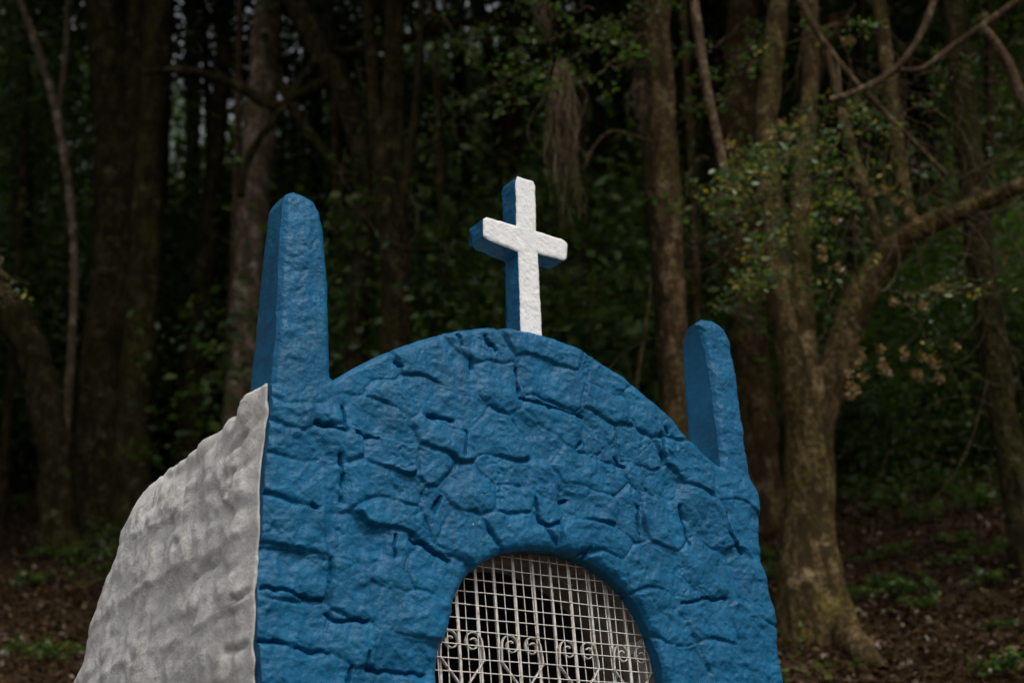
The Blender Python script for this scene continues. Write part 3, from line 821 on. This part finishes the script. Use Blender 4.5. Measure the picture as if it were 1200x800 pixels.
# ------------------------------------------------------------------ trees traced from the photograph
def px_path(pts, y, dy=None):
    out, rr = [], []
    for i, (px, py, w) in enumerate(pts):
        yy = y + (dy[i] if dy is not None else 0.0)
        p = at_y(px, py, yy); out.append(p); rr.append(0.5 * w * (np.linalg.norm(p - CAM)) / FPX)
    return np.array(out), np.array(rr)

def smooth_path(P, R_, step):
    q = np.column_stack([P, R_]); q = smooth(q, 2); q = resample(q, step); return q[:, :3], q[:, 3]

TREES = {}
def tree(name, label, mat, pts, y=None, limbs=(), crown=None, ext=3.0, seg=18, rough=0.16, flare=0.55, group=None, dy=None, sink=True, crown_at=None):
    """pts run from the base up, in photograph pixels with the width in pixels; limbs: (points, y offsets)."""
    if y is None:
        y = ground_hit(pts[0][0], pts[0][1])[1]
    P, R_ = px_path(pts, y, dy)
    base = P[0].copy(); base[2] = float(hill(base[0], base[1]))
    if sink:
        # stand the foot on the slope whatever the tracing hides
        foot = base - np.array([0, 0, 0.25])
        if P[0][2] > base[2] + 0.05:
            P = np.vstack([foot, P]); R_ = np.r_[R_[0] * 1.05, R_]
        else:
            P[0] = foot
    if ext:
        dirn = P[-1] - P[-2]; dirn /= np.linalg.norm(dirn); dirn = dirn * 0.5 + np.array([0, 0, 0.5]); dirn /= np.linalg.norm(dirn)
        P = np.vstack([P, P[-1] + dirn * ext * 0.5, P[-1] + dirn * ext]); R_ = np.r_[R_, R_[-1] * 0.8, R_[-1] * 0.45]
    sd = len(TREES) * 3.1
    root = empty(name, base, label, 'tree', group)
    p, r = smooth_path(P, R_, max(0.035, R_.max() * 0.28))
    V, Fq = tube(p - base, r, seg, rough, sd, flare=flare)
    link('trunk', mesh_from('trunk', V, Fq, [mat]), root)
    for L in limbs:
        lp, ldy = (L, None) if not isinstance(L, tuple) else L
        Q, QR = px_path(lp, y, ldy)
        q, qr = smooth_path(Q, QR, max(0.03, QR.max() * 0.3))
        V, Fq = tube(q - base, qr, max(8, seg - 6), rough, sd + 7)
        link('limb', mesh_from('limb', V, Fq, [mat]), root)
    if crown is not None:
        c = link('crown', CROWNS[crown % 3], root)
        top = P[-1] - base if crown_at is None else np.array(crown_at) - base
        c.location = top; c.rotation_euler.z = sd; s = 0.8 + 0.25 * ((sd * 7) % 1); c.scale = (s, s, s)
        for q_, off_ in enumerate([(3.0, -3.6, 0.6), (1.6, -1.2, 2.8)]):  # extra crowns added above the view to shade the trunks
            if (q_ == 0) != (name in ('crooked_tree', 'double_trunk_tree')): continue
            c2 = link('crown', CROWNS[(crown + 1 + q_) % 3], root, top + np.array(off_)); c2.rotation_euler.z = sd + 2 + q_
    TREES[name + str(len(TREES))] = (root, y)
    return root

# right: the large forked tree
GY = ground_hit(958, 745)[1]
tree('forked_tree', 'large tan barked tree forking low with buttressed foot on bare soil', M['bark_tan'],
     [(958, 745, 92), (955, 690, 72), (950, 620, 56), (950, 540, 56), (948, 480, 66), (940, 440, 62)], None,
     limbs=[([(938, 470, 44), (926, 420, 34), (914, 350, 31), (908, 290, 30), (905, 240, 28), (895, 160, 26), (905, 80, 24), (915, -20, 22), (920, -120, 18)], [0, 0, 0, 0, .1, .2, .3, .4, .5]),
            ([(944, 465, 40), (942, 400, 29), (938, 330, 27), (936, 260, 25), (942, 180, 22), (950, 90, 20), (950, -40, 17)], [0, .1, .15, .2, .3, .4, .5]),
            ([(955, 490, 46), (975, 440, 40), (990, 390, 37), (1015, 330, 32), (1046, 290, 30), (1088, 262, 25), (1135, 244, 20), (1190, 222, 16), (1260, 170, 13)], [0, -.05, -.1, -.15, -.2, -.3, -.4, -.5, -.7]),
            ([(962, 690, 34), (978, 728, 38), (998, 752, 34), (1016, 768, 26), (1034, 784, 10)], [0, -.12] + [ground_hit(*q)[1] - GY for q in ((996, 762), (1016, 778), (1034, 788))]),
            ([(945, 700, 28), (925, 715, 24), (912, 735, 14)], [0, .1, .2]),
            ([(1072, 280, 17), (1062, 240, 15), (1050, 150, 16), (1040, 80, 16), (1030, 0, 15), (1024, -100, 12)], [-.2, -.1, 0, .1, .2, .3]),
            ([(1036, 310, 15), (1018, 240, 13), (1000, 180, 13), (985, 130, 11)], [-.2, -.25, -.3, -.3])],
     crown=0, ext=0, flare=0.35, crown_at=at_y(960, -420, 10.8))
tree('leaning_tree', 'lichen spotted tree leaning beside the dark thicket on the bank', M['bark_moss'],
     [(1215, 700, 40), (1196, 610, 34), (1172, 460, 32), (1150, 320, 30), (1138, 200, 28), (1128, 100, 26), (1118, 0, 24), (1112, -120, 20)], 11.2, crown=1, ext=2.5)
tree('reddish_tree', 'straight reddish barked tree rising behind the stone arch', M['bark_red'],
     [(800, 560, 36), (795, 480, 31), (790, 380, 30), (784, 260, 31), (778, 160, 30), (772, 60, 30), (768, -20, 28), (762, -140, 24)], 10.5, crown=2, ext=2.5)
tree('ivy_dark_tree', 'black mossy tree standing close behind the reddish one', M['bark_dark'],
     [(785, 560, 24), (780, 420, 20), (772, 300, 20), (762, 180, 22), (752, 60, 24), (746, -60, 22)], 11.4, crown=0, ext=2.5)
tree('brown_back_tree', 'brown tree in shade between the right pillar and forked tree', M['bark_red'],
     [(893, 555, 44), (888, 480, 40), (876, 380, 40), (866, 290, 40), (862, 190, 38), (868, 90, 36), (872, -30, 30)], 13.2,
     limbs=[[(868, 330, 26), (842, 250, 22), (850, 200, 20), (895, 110, 20), (912, 40, 18), (905, -40, 16)], [(872, 300, 22), (900, 220, 20), (945, 120, 18), (980, 20, 15)]], crown=1, ext=2.5)
# left
tree('double_trunk_tree', 'massive dark tree with a double trunk on the left slope', M['bark_dark'],
     [(112, 632, 74), (116, 560, 60), (124, 440, 52), (134, 320, 52), (140, 220, 50), (134, 130, 44), (126, 40, 42), (116, -80, 38)], None,
     limbs=[[(146, 260, 36), (156, 180, 34), (162, 90, 34), (168, 0, 34), (172, -100, 28)]], crown_at=at_y(120, -190, 17), crown=2, ext=3)
tree('mossy_tree', 'green mossed tree pressed against the double trunk', M['bark_moss'],
     [(150, 628, 50), (154, 540, 44), (160, 420, 42), (170, 300, 36), (176, 180, 34), (184, 80, 34), (190, -40, 30)], None, crown_at=at_y(210, -190, 17), crown=0, ext=3)
tree('crooked_tree', 'crooked dark trunk bending out of the left thicket', M['bark_dark'],
     [(72, 640, 44), (66, 560, 38), (58, 480, 36), (42, 420, 38), (16, 372, 38), (-20, 325, 36), (-80, 260, 30)], 15.5, ext=2, crown_at=at_y(-40, -190, 16), crown=1)
tree('birch_like_tree', 'thin brown spotted sapling that forks above the undergrowth', M['bark_pale'],
     [(76, 560, 11), (80, 470, 10), (86, 380, 9), (88, 290, 9), (80, 210, 9), (66, 130, 9), (46, 60, 8), (20, -10, 8), (-10, -80, 6)], 17.0,
     limbs=[[(66, 140, 7), (76, 80, 6), (80, 0, 6), (82, -80, 5)]], ext=1.2, seg=10, rough=0.1, flare=0.2, crown=1)
tree('pale_tree', 'pale pinkish barked tree behind the left pillar', M['bark_pale'],
     [(276, 560, 46), (282, 480, 38), (288, 400, 34), (294, 300, 36), (300, 200, 38), (308, 100, 34), (314, 0, 32), (318, -120, 26)], 15.5, crown_at=at_y(330, -190, 16), crown=0, ext=3)
tree('thin_grey_tree', 'thin grey sapling next to the pale pinkish tree', M['bark_pole'],
     [(262, 540, 9), (268, 430, 9), (274, 300, 8), (278, 180, 8), (280, 60, 8), (284, -60, 6)], 16.5, ext=1, seg=8, crown=1)
tree('clump_tree', 'dark trunk that breaks into a clump of upright brown stems', M['bark_dark'],
     [(464, 470, 44), (462, 400, 38), (462, 320, 36), (458, 240, 36), (454, 190, 34)], 13.0,
     limbs=[[(454, 215, 22), (456, 150, 18), (458, 80, 17), (460, 0, 16), (461, -90, 13)], [(462, 215, 14), (470, 140, 9), (466, 60, 9), (470, -60, 8)],
            [(470, 240, 14), (482, 170, 11), (490, 100, 9), (494, 20, 8), (497, -70, 7)], [(450, 230, 20), (440, 160, 16), (436, 80, 14), (430, 0, 13), (424, -80, 10)]], ext=0.4, crown=2, crown_at=at_y(462, -220, 13.0))
tree('slanting_tree', 'dark tree slanting out of the gloom beside the stem clump', M['bark_dark'],
     [(418, 470, 30), (418, 400, 28), (424, 310, 26), (432, 240, 26), (422, 160, 26), (396, 90, 28), (362, 30, 28), (330, -30, 26), (300, -100, 20)], 13.8,
     limbs=[[(395, 90, 16), (350, 110, 14), (322, 130, 13), (280, 100, 12), (220, 80, 10), (170, 86, 7)], [(430, 230, 14), (380, 180, 12), (330, 110, 10), (310, 40, 8)],
            [(362, 30, 14), (380, 60, 12), (348, 100, 10), (330, 130, 9), (290, 180, 9), (282, 230, 8)], [(380, 60, 10), (440, 60, 11), (520, 30, 12), (590, 20, 10), (650, 30, 7)]], ext=2, crown_at=at_y(480, -190, 14.5), crown=1)
tree('brown_far_tree', 'mossy brown tree seen just beside the shaft of the cross', M['bark_moss'],
     [(652, 460, 24), (650, 390, 22), (652, 320, 22), (656, 240, 20), (652, 160, 20), (648, 60, 20), (645, -40, 17)], 15.0, ext=2.5, crown=2)
for (x0, x1, w, yy, mk, lb) in [(606, 596, 22, 18, 'bark_red', 'dim reddish trunk far behind the cross top'),
                               (705, 696, 16, 17, 'bark_dark', 'narrow black trunk behind the hanging roots'), (735, 720, 14, 20, 'bark_dark', 'distant thin dark trunk left of the ivy-dark tree'),
                               (825, 832, 18, 16, 'bark_dark', 'thin dark trunk behind the slanting bare stem'),
                               (362, 372, 16, 21, 'bark_dark', 'thin shaded trunk right of the left pillar'), (545, 536, 18, 22, 'bark_dark', 'faint slim trunk between stem clump and cross'),
                               (218, 226, 20, 24, 'bark_dark', 'shaded trunk standing in the gap between mossy and pale trees'), (1075, 1068, 26, 19, 'bark_dark', 'dark trunk deep behind the creeper'),
                               (1005, 1000, 20, 22, 'bark_dark', 'shadowed trunk far behind the fork of the tan tree'), (30, 18, 26, 22, 'bark_dark', 'dim trunk far behind the crooked trunk'),
                               (520, 508, 9, 15, 'bark_red', 'slender stem right of the stem clump'), (578, 590, 10, 17, 'bark_dark', 'slender dark stem left of the cross'), (688, 676, 9, 14, 'bark_dark', 'slender stem right of the cross arm'),
                               (820, 800, 10, 13, 'bark_red', 'slender stem right of the reddish tree'), (250, 238, 9, 19, 'bark_dark', 'slender stem left of the thin grey sapling'), (395, 388, 10, 17, 'bark_red', 'slender stem just right of the left pillar'),
                               (1150, 1160, 12, 16, 'bark_dark', 'slender dark stem behind the leaning tree'), (985, 1010, 10, 15, 'bark_dark', 'slender stem behind the forked tree crotch'), (10, 34, 10, 18, 'bark_dark', 'slender stem beside the forking sapling')]:
    tree('background_tree', lb, M[mk], [(x0, 480, w), ((x0 + x1) / 2 + 4, 240, w * .95), (x1, 0, w * .85), (x1 - 4, -100, w * .7)], yy, ext=2.5, seg=10, crown=int(x0) % 3)

# ------------------------------------------------------------------ the wood beyond: trees with crowns, shrubs
TRUNK_ME = []
for k in range(3):
    h = 9.0; z = np.linspace(-0.4, h, 26)
    p = np.stack([0.25 * np.sin(z * 0.5 + k), 0.2 * np.cos(z * 0.4 + 2 * k), z], 1)
    TRUNK_ME.append(mesh_from('trunk', *tube(p, np.linspace(0.22, 0.09, 26), 9, 0.15, k * 5.0), [M['bark_dark' if k else 'bark_moss']]))
G_T = 'trees of the wood behind the chapel'
r = np.random.default_rng(21)
cnt = 0
spots = []
for yy in np.arange(18, 52, 3.7):
    half = 0.46 * yy + 5
    for xx in np.arange(-half, half, 4.0):
        sec = -0.32 < xx / yy < 0.0
        if sec and yy < 25 and r.random() < 0.42: continue
        spots.append((xx + r.uniform(-1.2, 1.2), yy + r.uniform(-1.1, 1.1), sec and yy > 25 and r.random() < 0.45))
for xx in (-17, -14, -11, -8.5, 8.5, 11, 14, 17):              # flanks of the clearing
    for yy in (8.5, 12.5):
        if abs(xx) > 0.42 * yy + 3.5: spots.append((xx + r.uniform(-.6, .6), yy + r.uniform(-.6, .6), False))
for xx, yy, low in spots:
    cnt += 1
    k = cnt % 3
    root = empty('forest_tree', (xx, yy, float(hill(xx, yy))), ('low crowned leafy tree filling the gap under the taller wood' if low else ['mossy trunked leafy tree of the dense wood on the slope', 'dark trunked tree with a deep narrow crown in the wood', 'dark trunked tree with a broad flat crown in the wood'][(k + cnt // 3) % 3 if k else 0]), 'tree', G_T, r.uniform(0, 6))
    root.scale = (1, 1, 1)
    tk = link('trunk', TRUNK_ME[k], root)
    if low: tk.scale = (0.5, 0.5, 0.5)
    c = link('crown', CROWNS[{1: 1, 2: 2}.get((k + cnt // 3) % 3 if k else 0, 0)], root, (0.2, 0.1, r.uniform(2.6, 4.4) if low else r.uniform(5.8, 9.2)))
    s = r.uniform(0.8, 1.25); c.scale = (s, s, s * r.uniform(0.9, 1.3)); c.rotation_euler.z = r.uniform(0, 6)
G_B = 'shrubs growing under the trees'
for k in range(120):
    yy = r.uniform(20, 42); xx = r.uniform(-0.46, 0.46) * yy
    if k < 50: yy = r.uniform(14.5, 19.5); xx = r.uniform(-0.09, 0.45) * yy
    elif k < 90: yy = r.uniform(20.5, 25); xx = r.uniform(-0.42, -0.02) * yy
    root = empty('understory_shrub', (xx, yy, float(hill(xx, yy)) - 0.05), ['rounded green shrub under the trees of the wood', 'tall narrow green shrub under the trees of the wood', 'low spreading green shrub under the trees of the wood'][k % 3], 'shrub', G_B, r.uniform(0, 6))
    f = link('foliage', BUSHES[k % 3], root); s = r.uniform(1.4, 2.4) if 50 <= k < 90 else r.uniform(0.9, 1.9); f.scale = (s, s, s)

# ------------------------------------------------------------------ creeper, lianas, hanging roots
def spray(paths, y, leaf, per_m, spread, name, label, mat, cat='creeper', heads=(), seed=1, twig=2.2):
    r = np.random.default_rng(seed)
    first = at_y(*paths[0][0], y)
    root = empty(name, first, label, cat)
    tw, LP = [], []
    for pl in paths:
        dy = np.linspace(r.uniform(-.3, .3), r.uniform(-.3, .3), len(pl))
        P = np.array([at_y(a, b, y + c) for (a, b), c in zip(pl, dy)])
        P = resample(smooth(P, 2), 0.04); P = P + 0.02 * r.normal(size=P.shape)
        P = smooth(P, 1)
        tw.append(tube(P - first, np.linspace(0.5 * twig * y / FPX, 0.15 * twig * y / FPX, len(P)), 5))
        Ln = np.linalg.norm(np.diff(P, axis=0), axis=1).sum()
        for s_ in range(max(2, int(Ln * 7))):                      # side twigs
            i = r.integers(0, len(P)); d = r.normal(size=3); d[2] = abs(d[2]) * 0.2 - 0.35 * r.random(); d /= np.linalg.norm(d)
            q = np.array([P[i] + d * t * spread * 1.4 + np.array([0, 0, -0.25 * t * t * spread]) for t in np.linspace(0, 1, 6)])
            tw.append(tube(q - first, np.linspace(0.0035, 0.0015, 6), 4))
            m_ = max(2, int(per_m * spread * 0.22))
            LP.append(q[r.integers(1, 6, m_)] + r.normal(size=(m_, 3)) * leaf * 0.8)
    link('twigs', mesh_from('twigs', *merge(tw), [M['root']]), root, kind='stuff')
    link('leaves', mesh_from('leaves', *leaf_cards(np.concatenate(LP) - first, leaf, 0.5, seed), [mat], smooth_shade=False), root, kind='stuff')
    for hx, hy in heads:
        p = at_y(hx, hy, y - 0.1)
        link('dried_flower_head', HEADS[int(hx) % 2], root, p - first).rotation_euler = (r.uniform(0, 1), r.uniform(0, 1), r.uniform(0, 6))
    return root

HEADS = []
for k in range(2):
    rr = np.random.default_rng(300 + k); P = rr.normal(size=(30, 3)) * np.array([0.017, 0.017, 0.018])
    HEADS.append(mesh_from('dried_flower_head', *leaf_cards(P, 0.027, 0.9, 60 + k), [M['dry']], smooth_shade=False))

H1 = [(901, 157), (916, 144), (924, 159), (942, 142), (853, 169), (946, 240), (964, 290), (979, 259), (930, 178), (964, 302), (983, 312)]
H2 = [(989, 49), (998, 47), (1154, 17), (1004, 210), (1010, 207), (1022, 224), (1037, 221), (1049, 236), (1041, 258), (1064, 247), (1073, 256)]
H3 = [(1032, 407), (1036, 432), (1033, 425), (1040, 436), (1061, 417), (1058, 410), (1082, 417), (1091, 420), (1093, 427), (1076, 440), (1071, 437), (1102, 442), (1009, 416), (1004, 425), (997, 451), (1002, 455), (995, 464), (1009, 442), (996, 436), (1080, 357), (1102, 337), (1049, 353), (1120, 405)]
spray([[(1010, 130), (950, 170), (900, 190), (860, 215)], [(960, 200), (920, 260), (895, 330)], [(900, 200), (860, 225), (815, 250)], [(1010, 120), (960, 140), (900, 165), (850, 190)], [(1000, 180), (930, 180), (870, 200), (835, 215)], [(980, 210), (910, 230), (850, 240), (800, 242)], [(990, 150), (950, 220), (905, 270), (870, 345)],
       [(960, 170), (930, 240), (900, 300)], [(985, 190), (960, 260), (930, 320)], [(1000, 160), (985, 230), (975, 290)], [(940, 170), (890, 200), (840, 200)], [(930, 210), (880, 240), (830, 262)]], 9.0, 0.050, 430, 0.17,
      'leafy_creeper', 'small leaved green creeper with dry blossoms draped over the forked tree', M['leaf_creeper'], heads=H1, seed=4)
spray([[(1100, 130), (1040, 125), (980, 120), (930, 130)], [(1150, 60), (1080, 90), (1010, 110)], [(1000, 20), (950, 40), (890, 60), (840, 70)], [(1060, 130), (1040, 200), (1060, 255)], [(1010, 150), (1010, 200), (1040, 230)]], 9.4, 0.048, 260, 0.18,
      'leafy_creeper', 'sparser creeper hanging from the arching liana', M['leaf_creeper'], heads=H2, seed=5)
spray([[(990, 320), (1040, 345), (1090, 345), (1140, 335)], [(1060, 345), (1120, 330), (1185, 340)], [(985, 330), (1000, 370), (1010, 400)], [(1060, 350), (1080, 380), (1095, 415)], [(970, 310), (975, 350), (965, 400)]], 9.3, 0.046, 170, 0.13,
      'leafy_creeper', 'thin creeper with hanging dry blossoms beside the big tan limb', M['leaf_creeper'], heads=H3, seed=6)
spray([[(760, 40), (700, 60), (640, 80), (575, 112)], [(720, 20), (660, 40), (600, 60)], [(740, 70), (690, 90), (640, 110), (600, 120)], [(690, 10), (640, 20), (590, 10)], [(790, 0), (740, 20), (700, 40)]], 9.8, 0.052, 300, 0.22,
      'overhanging_branch', 'leafy green branch hanging above the cross', M['leaf_mid'], 'branch', seed=7)
spray([[(880, 20), (840, 50), (790, 70), (740, 80)], [(900, 60), (860, 90), (810, 100)], [(870, 100), (830, 130), (795, 125)], [(830, 180), (800, 210), (795, 240)]], 10.2, 0.050, 260, 0.20,
      'overhanging_branch', 'leafy spray hanging across the reddish tree', M['leaf_mid'], 'branch', seed=8)
spray([[(620, 40), (560, 30), (510, 60)], [(600, 90), (560, 110), (530, 140)], [(500, 10), (540, 40), (580, 50)]], 11.5, 0.058, 200, 0.25,
      'overhanging_branch', 'dim leafy branch between the stem clump and the cross', M['leaf_mid'], 'branch', seed=9)
spray([[(0, 300), (10, 330), (18, 350)], [(-20, 290), (0, 320), (14, 345)], [(-10, 340), (8, 350)]], 9.0, 0.04, 90, 0.12,
      'overhanging_branch', 'grey green sprig poking out before the crooked trunk', M['leaf_creeper'], 'branch', seed=10)

def liana(pts, y, label, mat='bark_pole', name='liana', cat='liana', dy=None, seg=8):
    P, R_ = px_path(pts, y, dy); p, r_ = smooth_path(P, R_, 0.05); b = P[0]
    link(name, mesh_from(name, *tube(p - b, r_, seg, 0.12, y), [M[mat]]), None, b, label, cat)
liana([(972, 118, 9), (1000, 110, 9), (1030, 96, 9), (1060, 72, 8), (1080, 40, 8), (1096, 0, 8), (1105, -60, 7)], 9.2, 'curved brown liana arching up out of the creeper')
liana([(866, 262, 13), (852, 216, 12), (838, 150, 11), (824, 80, 11), (813, 0, 11), (806, -80, 9)], 9.5, 'slender bare tan stem slanting above the right pillar', name='bare_stem', cat='sapling')  # loose limb of the brown tree, ending behind the creeper
liana([(930, -30, 9), (940, 10, 9), (965, 50, 8), (1000, 95, 7), (1035, 130, 6), (1075, 170, 5), (1110, 205, 3)], 9.3, 'straight thin liana crossing the arching one')
liana([(982, 116, 9), (976, 90, 8), (970, 60, 7)], 9.2, 'short cut stub standing on the arching liana', name='branch_stub', cat='branch')
liana([(985, 114, 7), (982, 95, 6), (982, 75, 6)], 9.25, 'slimmer cut stub beside the other on the liana', name='branch_stub', cat='branch')
liana([(1050, 82, 6), (1080, 84, 6), (1105, 62, 7), (1130, 45, 7), (1180, 10, 8), (1220, -20, 8)], 9.4, 'drooping liana running up towards the leaning tree')
liana([(1150, 30, 8), (1175, 60, 12), (1190, 95, 12), (1205, 135, 12), (1240, 200, 10)], 9.0, 'stout brown bough at the edge of the thicket', name='bough', cat='branch')
liana([(762, 165, 3), (745, 160, 3), (715, 150, 3), (692, 175, 2.5), (686, 195, 2)], 10.4, 'thin twig bowed under the small root tuft', name='bowed_twig', cat='branch')
liana([(740, 520, 6), (747, 440, 6), (754, 400, 5), (760, 360, 5), (763, 330, 4)], 9.5, 'short dead stick standing behind the arch', 'bark_dark', name='dead_stick', cat='stick')
liana([(690, 470, 3), (720, 422, 3), (745, 404, 2), (765, 396, 2)], 9.5, 'thin slanting dead twig behind the arch', 'bark_dark', name='dead_stick', cat='stick')

def hanging_roots(cx, top, bot, w, n, y, label, seed):
    r = np.random.default_rng(seed); b = at_y(cx, top, y); parts = []
    locks = [(r.uniform(-1, 1), r.uniform(0.5, 1.0) if q else 1.0, r.uniform(0, 6), r.uniform(3, 6), r.uniform(-.10, .10)) for q in range(7)]
    t = np.linspace(0, 1, 22)
    for k in range(n):
        pos, ln, ph, fr, dd = locks[r.integers(0, 7)]
        loose = r.random() < 0.3
        L = (bot - top) * ln * r.uniform(0.45, 1.0); y0 = top + r.uniform(-6, 0.35 * (bot - top)) * r.random()
        wid = w * (0.18 + 0.42 * np.sin(np.clip(t * 1.25, 0, 1) * math.pi * 0.75))
        xs_ = cx + pos * wid * 0.8 + r.normal() * 2.6 + r.uniform(3, 9) * np.sin(r.uniform(0, 6) + t * r.uniform(3, 9)) * (0.25 + 0.75 * t) + (r.normal() * 9 * np.sin(t * math.pi * r.uniform(.5, 1.4)) if loose else r.normal() * 2 * t)
        xs_ = xs_ + 2.0 * np.sin(r.uniform(0, 6) + t * r.uniform(8, 20)) * t + 12 * t ** 3 * (ln > .9)
        d0 = dd + r.normal() * 0.03
        P = np.array([at_y(a, min(c, bot), y + d0 * (0.3 + q)) for a, c, q in zip(xs_, y0 + L * t, t)])
        parts.append(tube(P - b, np.linspace(0.0046, 0.0016, 22) * r.uniform(0.55, 1.3), 4))
    link('hanging_roots', mesh_from('hanging_roots', *merge(parts), [M['root']]), None, b, label, 'roots')
hanging_roots(655, 70, 268, 38, 62, 9.6, 'long tuft of dry tan roots hanging beside the cross', 41)
hanging_roots(748, 92, 168, 22, 16, 10.3, 'small dim root tuft caught on the dark tree', 42)
hanging_roots(635, -20, 60, 30, 30, 9.9, 'brown root strands hanging among the leaves over the cross', 43)

def twig_tangle(boxes, n, y, label, seed, mat='root'):
    r = np.random.default_rng(seed); x0, y0, x1, y1 = boxes; b = at_y(x0, y1, y); parts = []
    for k in range(n):
        p = np.array([r.uniform(x0, x1), r.uniform(y0, y1)]); a = r.uniform(-0.4, 1.9); L = r.uniform(50, 170); P = []; dd = r.uniform(-.5, .9)
        bend = r.normal() * 0.09
        for s_ in range(12):
            P.append(at_y(p[0], p[1], y + dd)); a += bend + r.normal() * 0.10; p = p + np.array([math.cos(a), math.sin(a)]) * L / 12
        parts.append(tube(np.array(P) - b, np.linspace(0.006, 0.002, 12) * r.uniform(0.5, 1.2), 4))
    link('twig_tangle', mesh_from('twig_tangle', *merge(parts), [M[mat]]), None, b, label, 'twigs')
twig_tangle((980, 90, 1190, 300), 95, 9.7, 'tangle of thin dead brown twigs around the leaning tree', 51)
twig_tangle((1090, 250, 1200, 520), 26, 10.4, 'few thin dead twigs low beside the leaning tree', 52)
twig_tangle((400, 60, 560, 300), 22, 12.6, 'thin dark twigs around the clump of stems', 53)
twig_tangle((570, 200, 760, 400), 26, 12.0, 'thin brown twigs between the cross and the reddish tree', 54, 'bark_pole')
twig_tangle((190, 30, 330, 260), 20, 14.0, 'thin dark twigs across the pale pinkish tree', 55, 'bark_red')
twig_tangle((790, 240, 900, 420), 20, 10.6, 'thin dead twigs above the right pillar', 56, 'bark_pole')
twig_tangle((900, 0, 1180, 120), 40, 10.0, 'thin dead twigs among the lianas', 57, 'bark_pole')
twig_tangle((1010, 480, 1190, 640), 14, 12.5, 'few bare twigs over the dark bank', 58, 'bark_pole')

# ------------------------------------------------------------------ forest floor
def scatter(n, y0, y1, half, seed):
    r = np.random.default_rng(seed); y = y0 + (y1 - y0) * r.random(n) ** 1.3; x = r.uniform(-1, 1, n) * (half * y + 0.6)
    return np.stack([x, y, hill(x, y) + 0.008 + 0.02 * r.random(n)], 1)
P = scatter(120000, 5.5, 26, 0.46, 61)
cl = (np.abs(P[:, 0] + 0.2) < 1.7) & (P[:, 1] < 7.2)
P = P[~cl]
link('leaf_litter', mesh_from('leaf_litter', *leaf_cards(P, 0.055, 0.12, 62), [M['litter']], smooth_shade=False), kind='stuff', label='dead brown leaves strewn over the forest floor', cat='leaf litter')
P = scatter(5000, 9, 26, 0.46, 63)
k = noise3(P[:, 0] * 0.7, P[:, 1] * 0.7, 3.0) > np.where(P[:, 0] < 0, 0.6, np.where(P[:, 1] < 13, 0.6, 0.05))
P = P[k]; r = np.random.default_rng(64)
Q = np.repeat(P, 9, 0); Q = Q + r.normal(size=Q.shape) * np.array([0.10, 0.10, 0.03]); Q[:, 2] += np.abs(r.normal(size=len(Q))) * 0.14 + 0.04
link('undergrowth', mesh_from('undergrowth', *leaf_cards(Q, 0.075, 0.4, 65), [M['leaf_dark']], smooth_shade=False), kind='stuff', label='low dark green undergrowth on the slope', cat='undergrowth')

PLANT = []
for k in range(3):
    r = np.random.default_rng(70 + k); pts = []; st = []
    for s_ in range(5 + k):
        a = r.uniform(0, 6.28); L = r.uniform(0.16, 0.32); t = np.linspace(0, 1, 6)
        q = np.stack([np.cos(a) * t * L, np.sin(a) * t * L, 0.26 * t - 0.16 * t * t], 1); st.append(tube(q, np.linspace(0.004, 0.0015, 6), 4))
        pts.append(np.repeat(q[2:], 4, 0) + r.normal(size=(16, 3)) * 0.028)
    PLANT.append((mesh_from('stems', *merge(st), [M['root']]), mesh_from('leaves', *leaf_cards(np.concatenate(pts), 0.075, 0.3, 80 + k), [M['leaf_mid']], smooth_shade=False)))
for k, (px, py) in enumerate([(1012, 700), (1040, 705), (1050, 690), (1030, 690), (1085, 700), (1075, 715), (1110, 670), (1160, 655), (1150, 690), (1190, 640), (1165, 740), (1180, 790), (1060, 655), (1015, 665), (905, 680), (915, 660), (1120, 640),
                              (1090, 610), (1130, 600), (1050, 600), (1170, 590), (1020, 590), (70, 655), (30, 690), (60, 780), (20, 770), (95, 660), (190, 530), (215, 520), (245, 510), (230, 530), (10, 600), (35, 570)]):
    g = ground_hit(px, py)
    root = empty('low_plant', (g[0], g[1], float(hill(g[0], g[1])) - 0.01), 'small green leafy plant sprouting from the leaf litter', 'plant', 'small plants on the forest floor', k * 1.7)
    s_, l_ = PLANT[k % 3]; sc_ = (0.55 + 0.4 * ((k * 37) % 10) / 10) * (1 if g[1] < 13 else 1.5)
    link('stems', s_, root).scale = (sc_,) * 3; link('leaves', l_, root).scale = (sc_,) * 3

def fallen(p0, p1, w, label, mat='bark_dark'):
    a, b = ground_hit(*p0), ground_hit(*p1)
    t = np.linspace(0, 1, 14)[:, None]; P = a * (1 - t) + b * t
    rr = 0.5 * w * a[1] / FPX
    P[:, 2] = hill(P[:, 0], P[:, 1]) + rr * 0.7 + 0.01 * np.sin(t[:, 0] * 9)
    link('fallen_branch', mesh_from('fallen_branch', *tube(P - a, np.linspace(rr, rr * 0.5, 14), 8, 0.2, w), [M[mat]]), None, a, label, 'branch', 'fallen branches on the forest floor')
fallen((78, 698), (122, 684), 9, 'fallen branch on brown soil near the white side wall', 'bark_red')
fallen((990, 608), (1012, 592), 9, 'broken log end in the dark undergrowth behind the forked tree', 'bark_red')
fallen((1040, 720), (1075, 745), 6, 'dark fallen stick below the small plants')
fallen((1145, 690), (1158, 672), 5, 'pale dead stick on the litter by the leaning tree', 'bark_pole')
fallen((20, 660), (70, 652), 8, 'dark fallen branch in front of the crooked trunk')
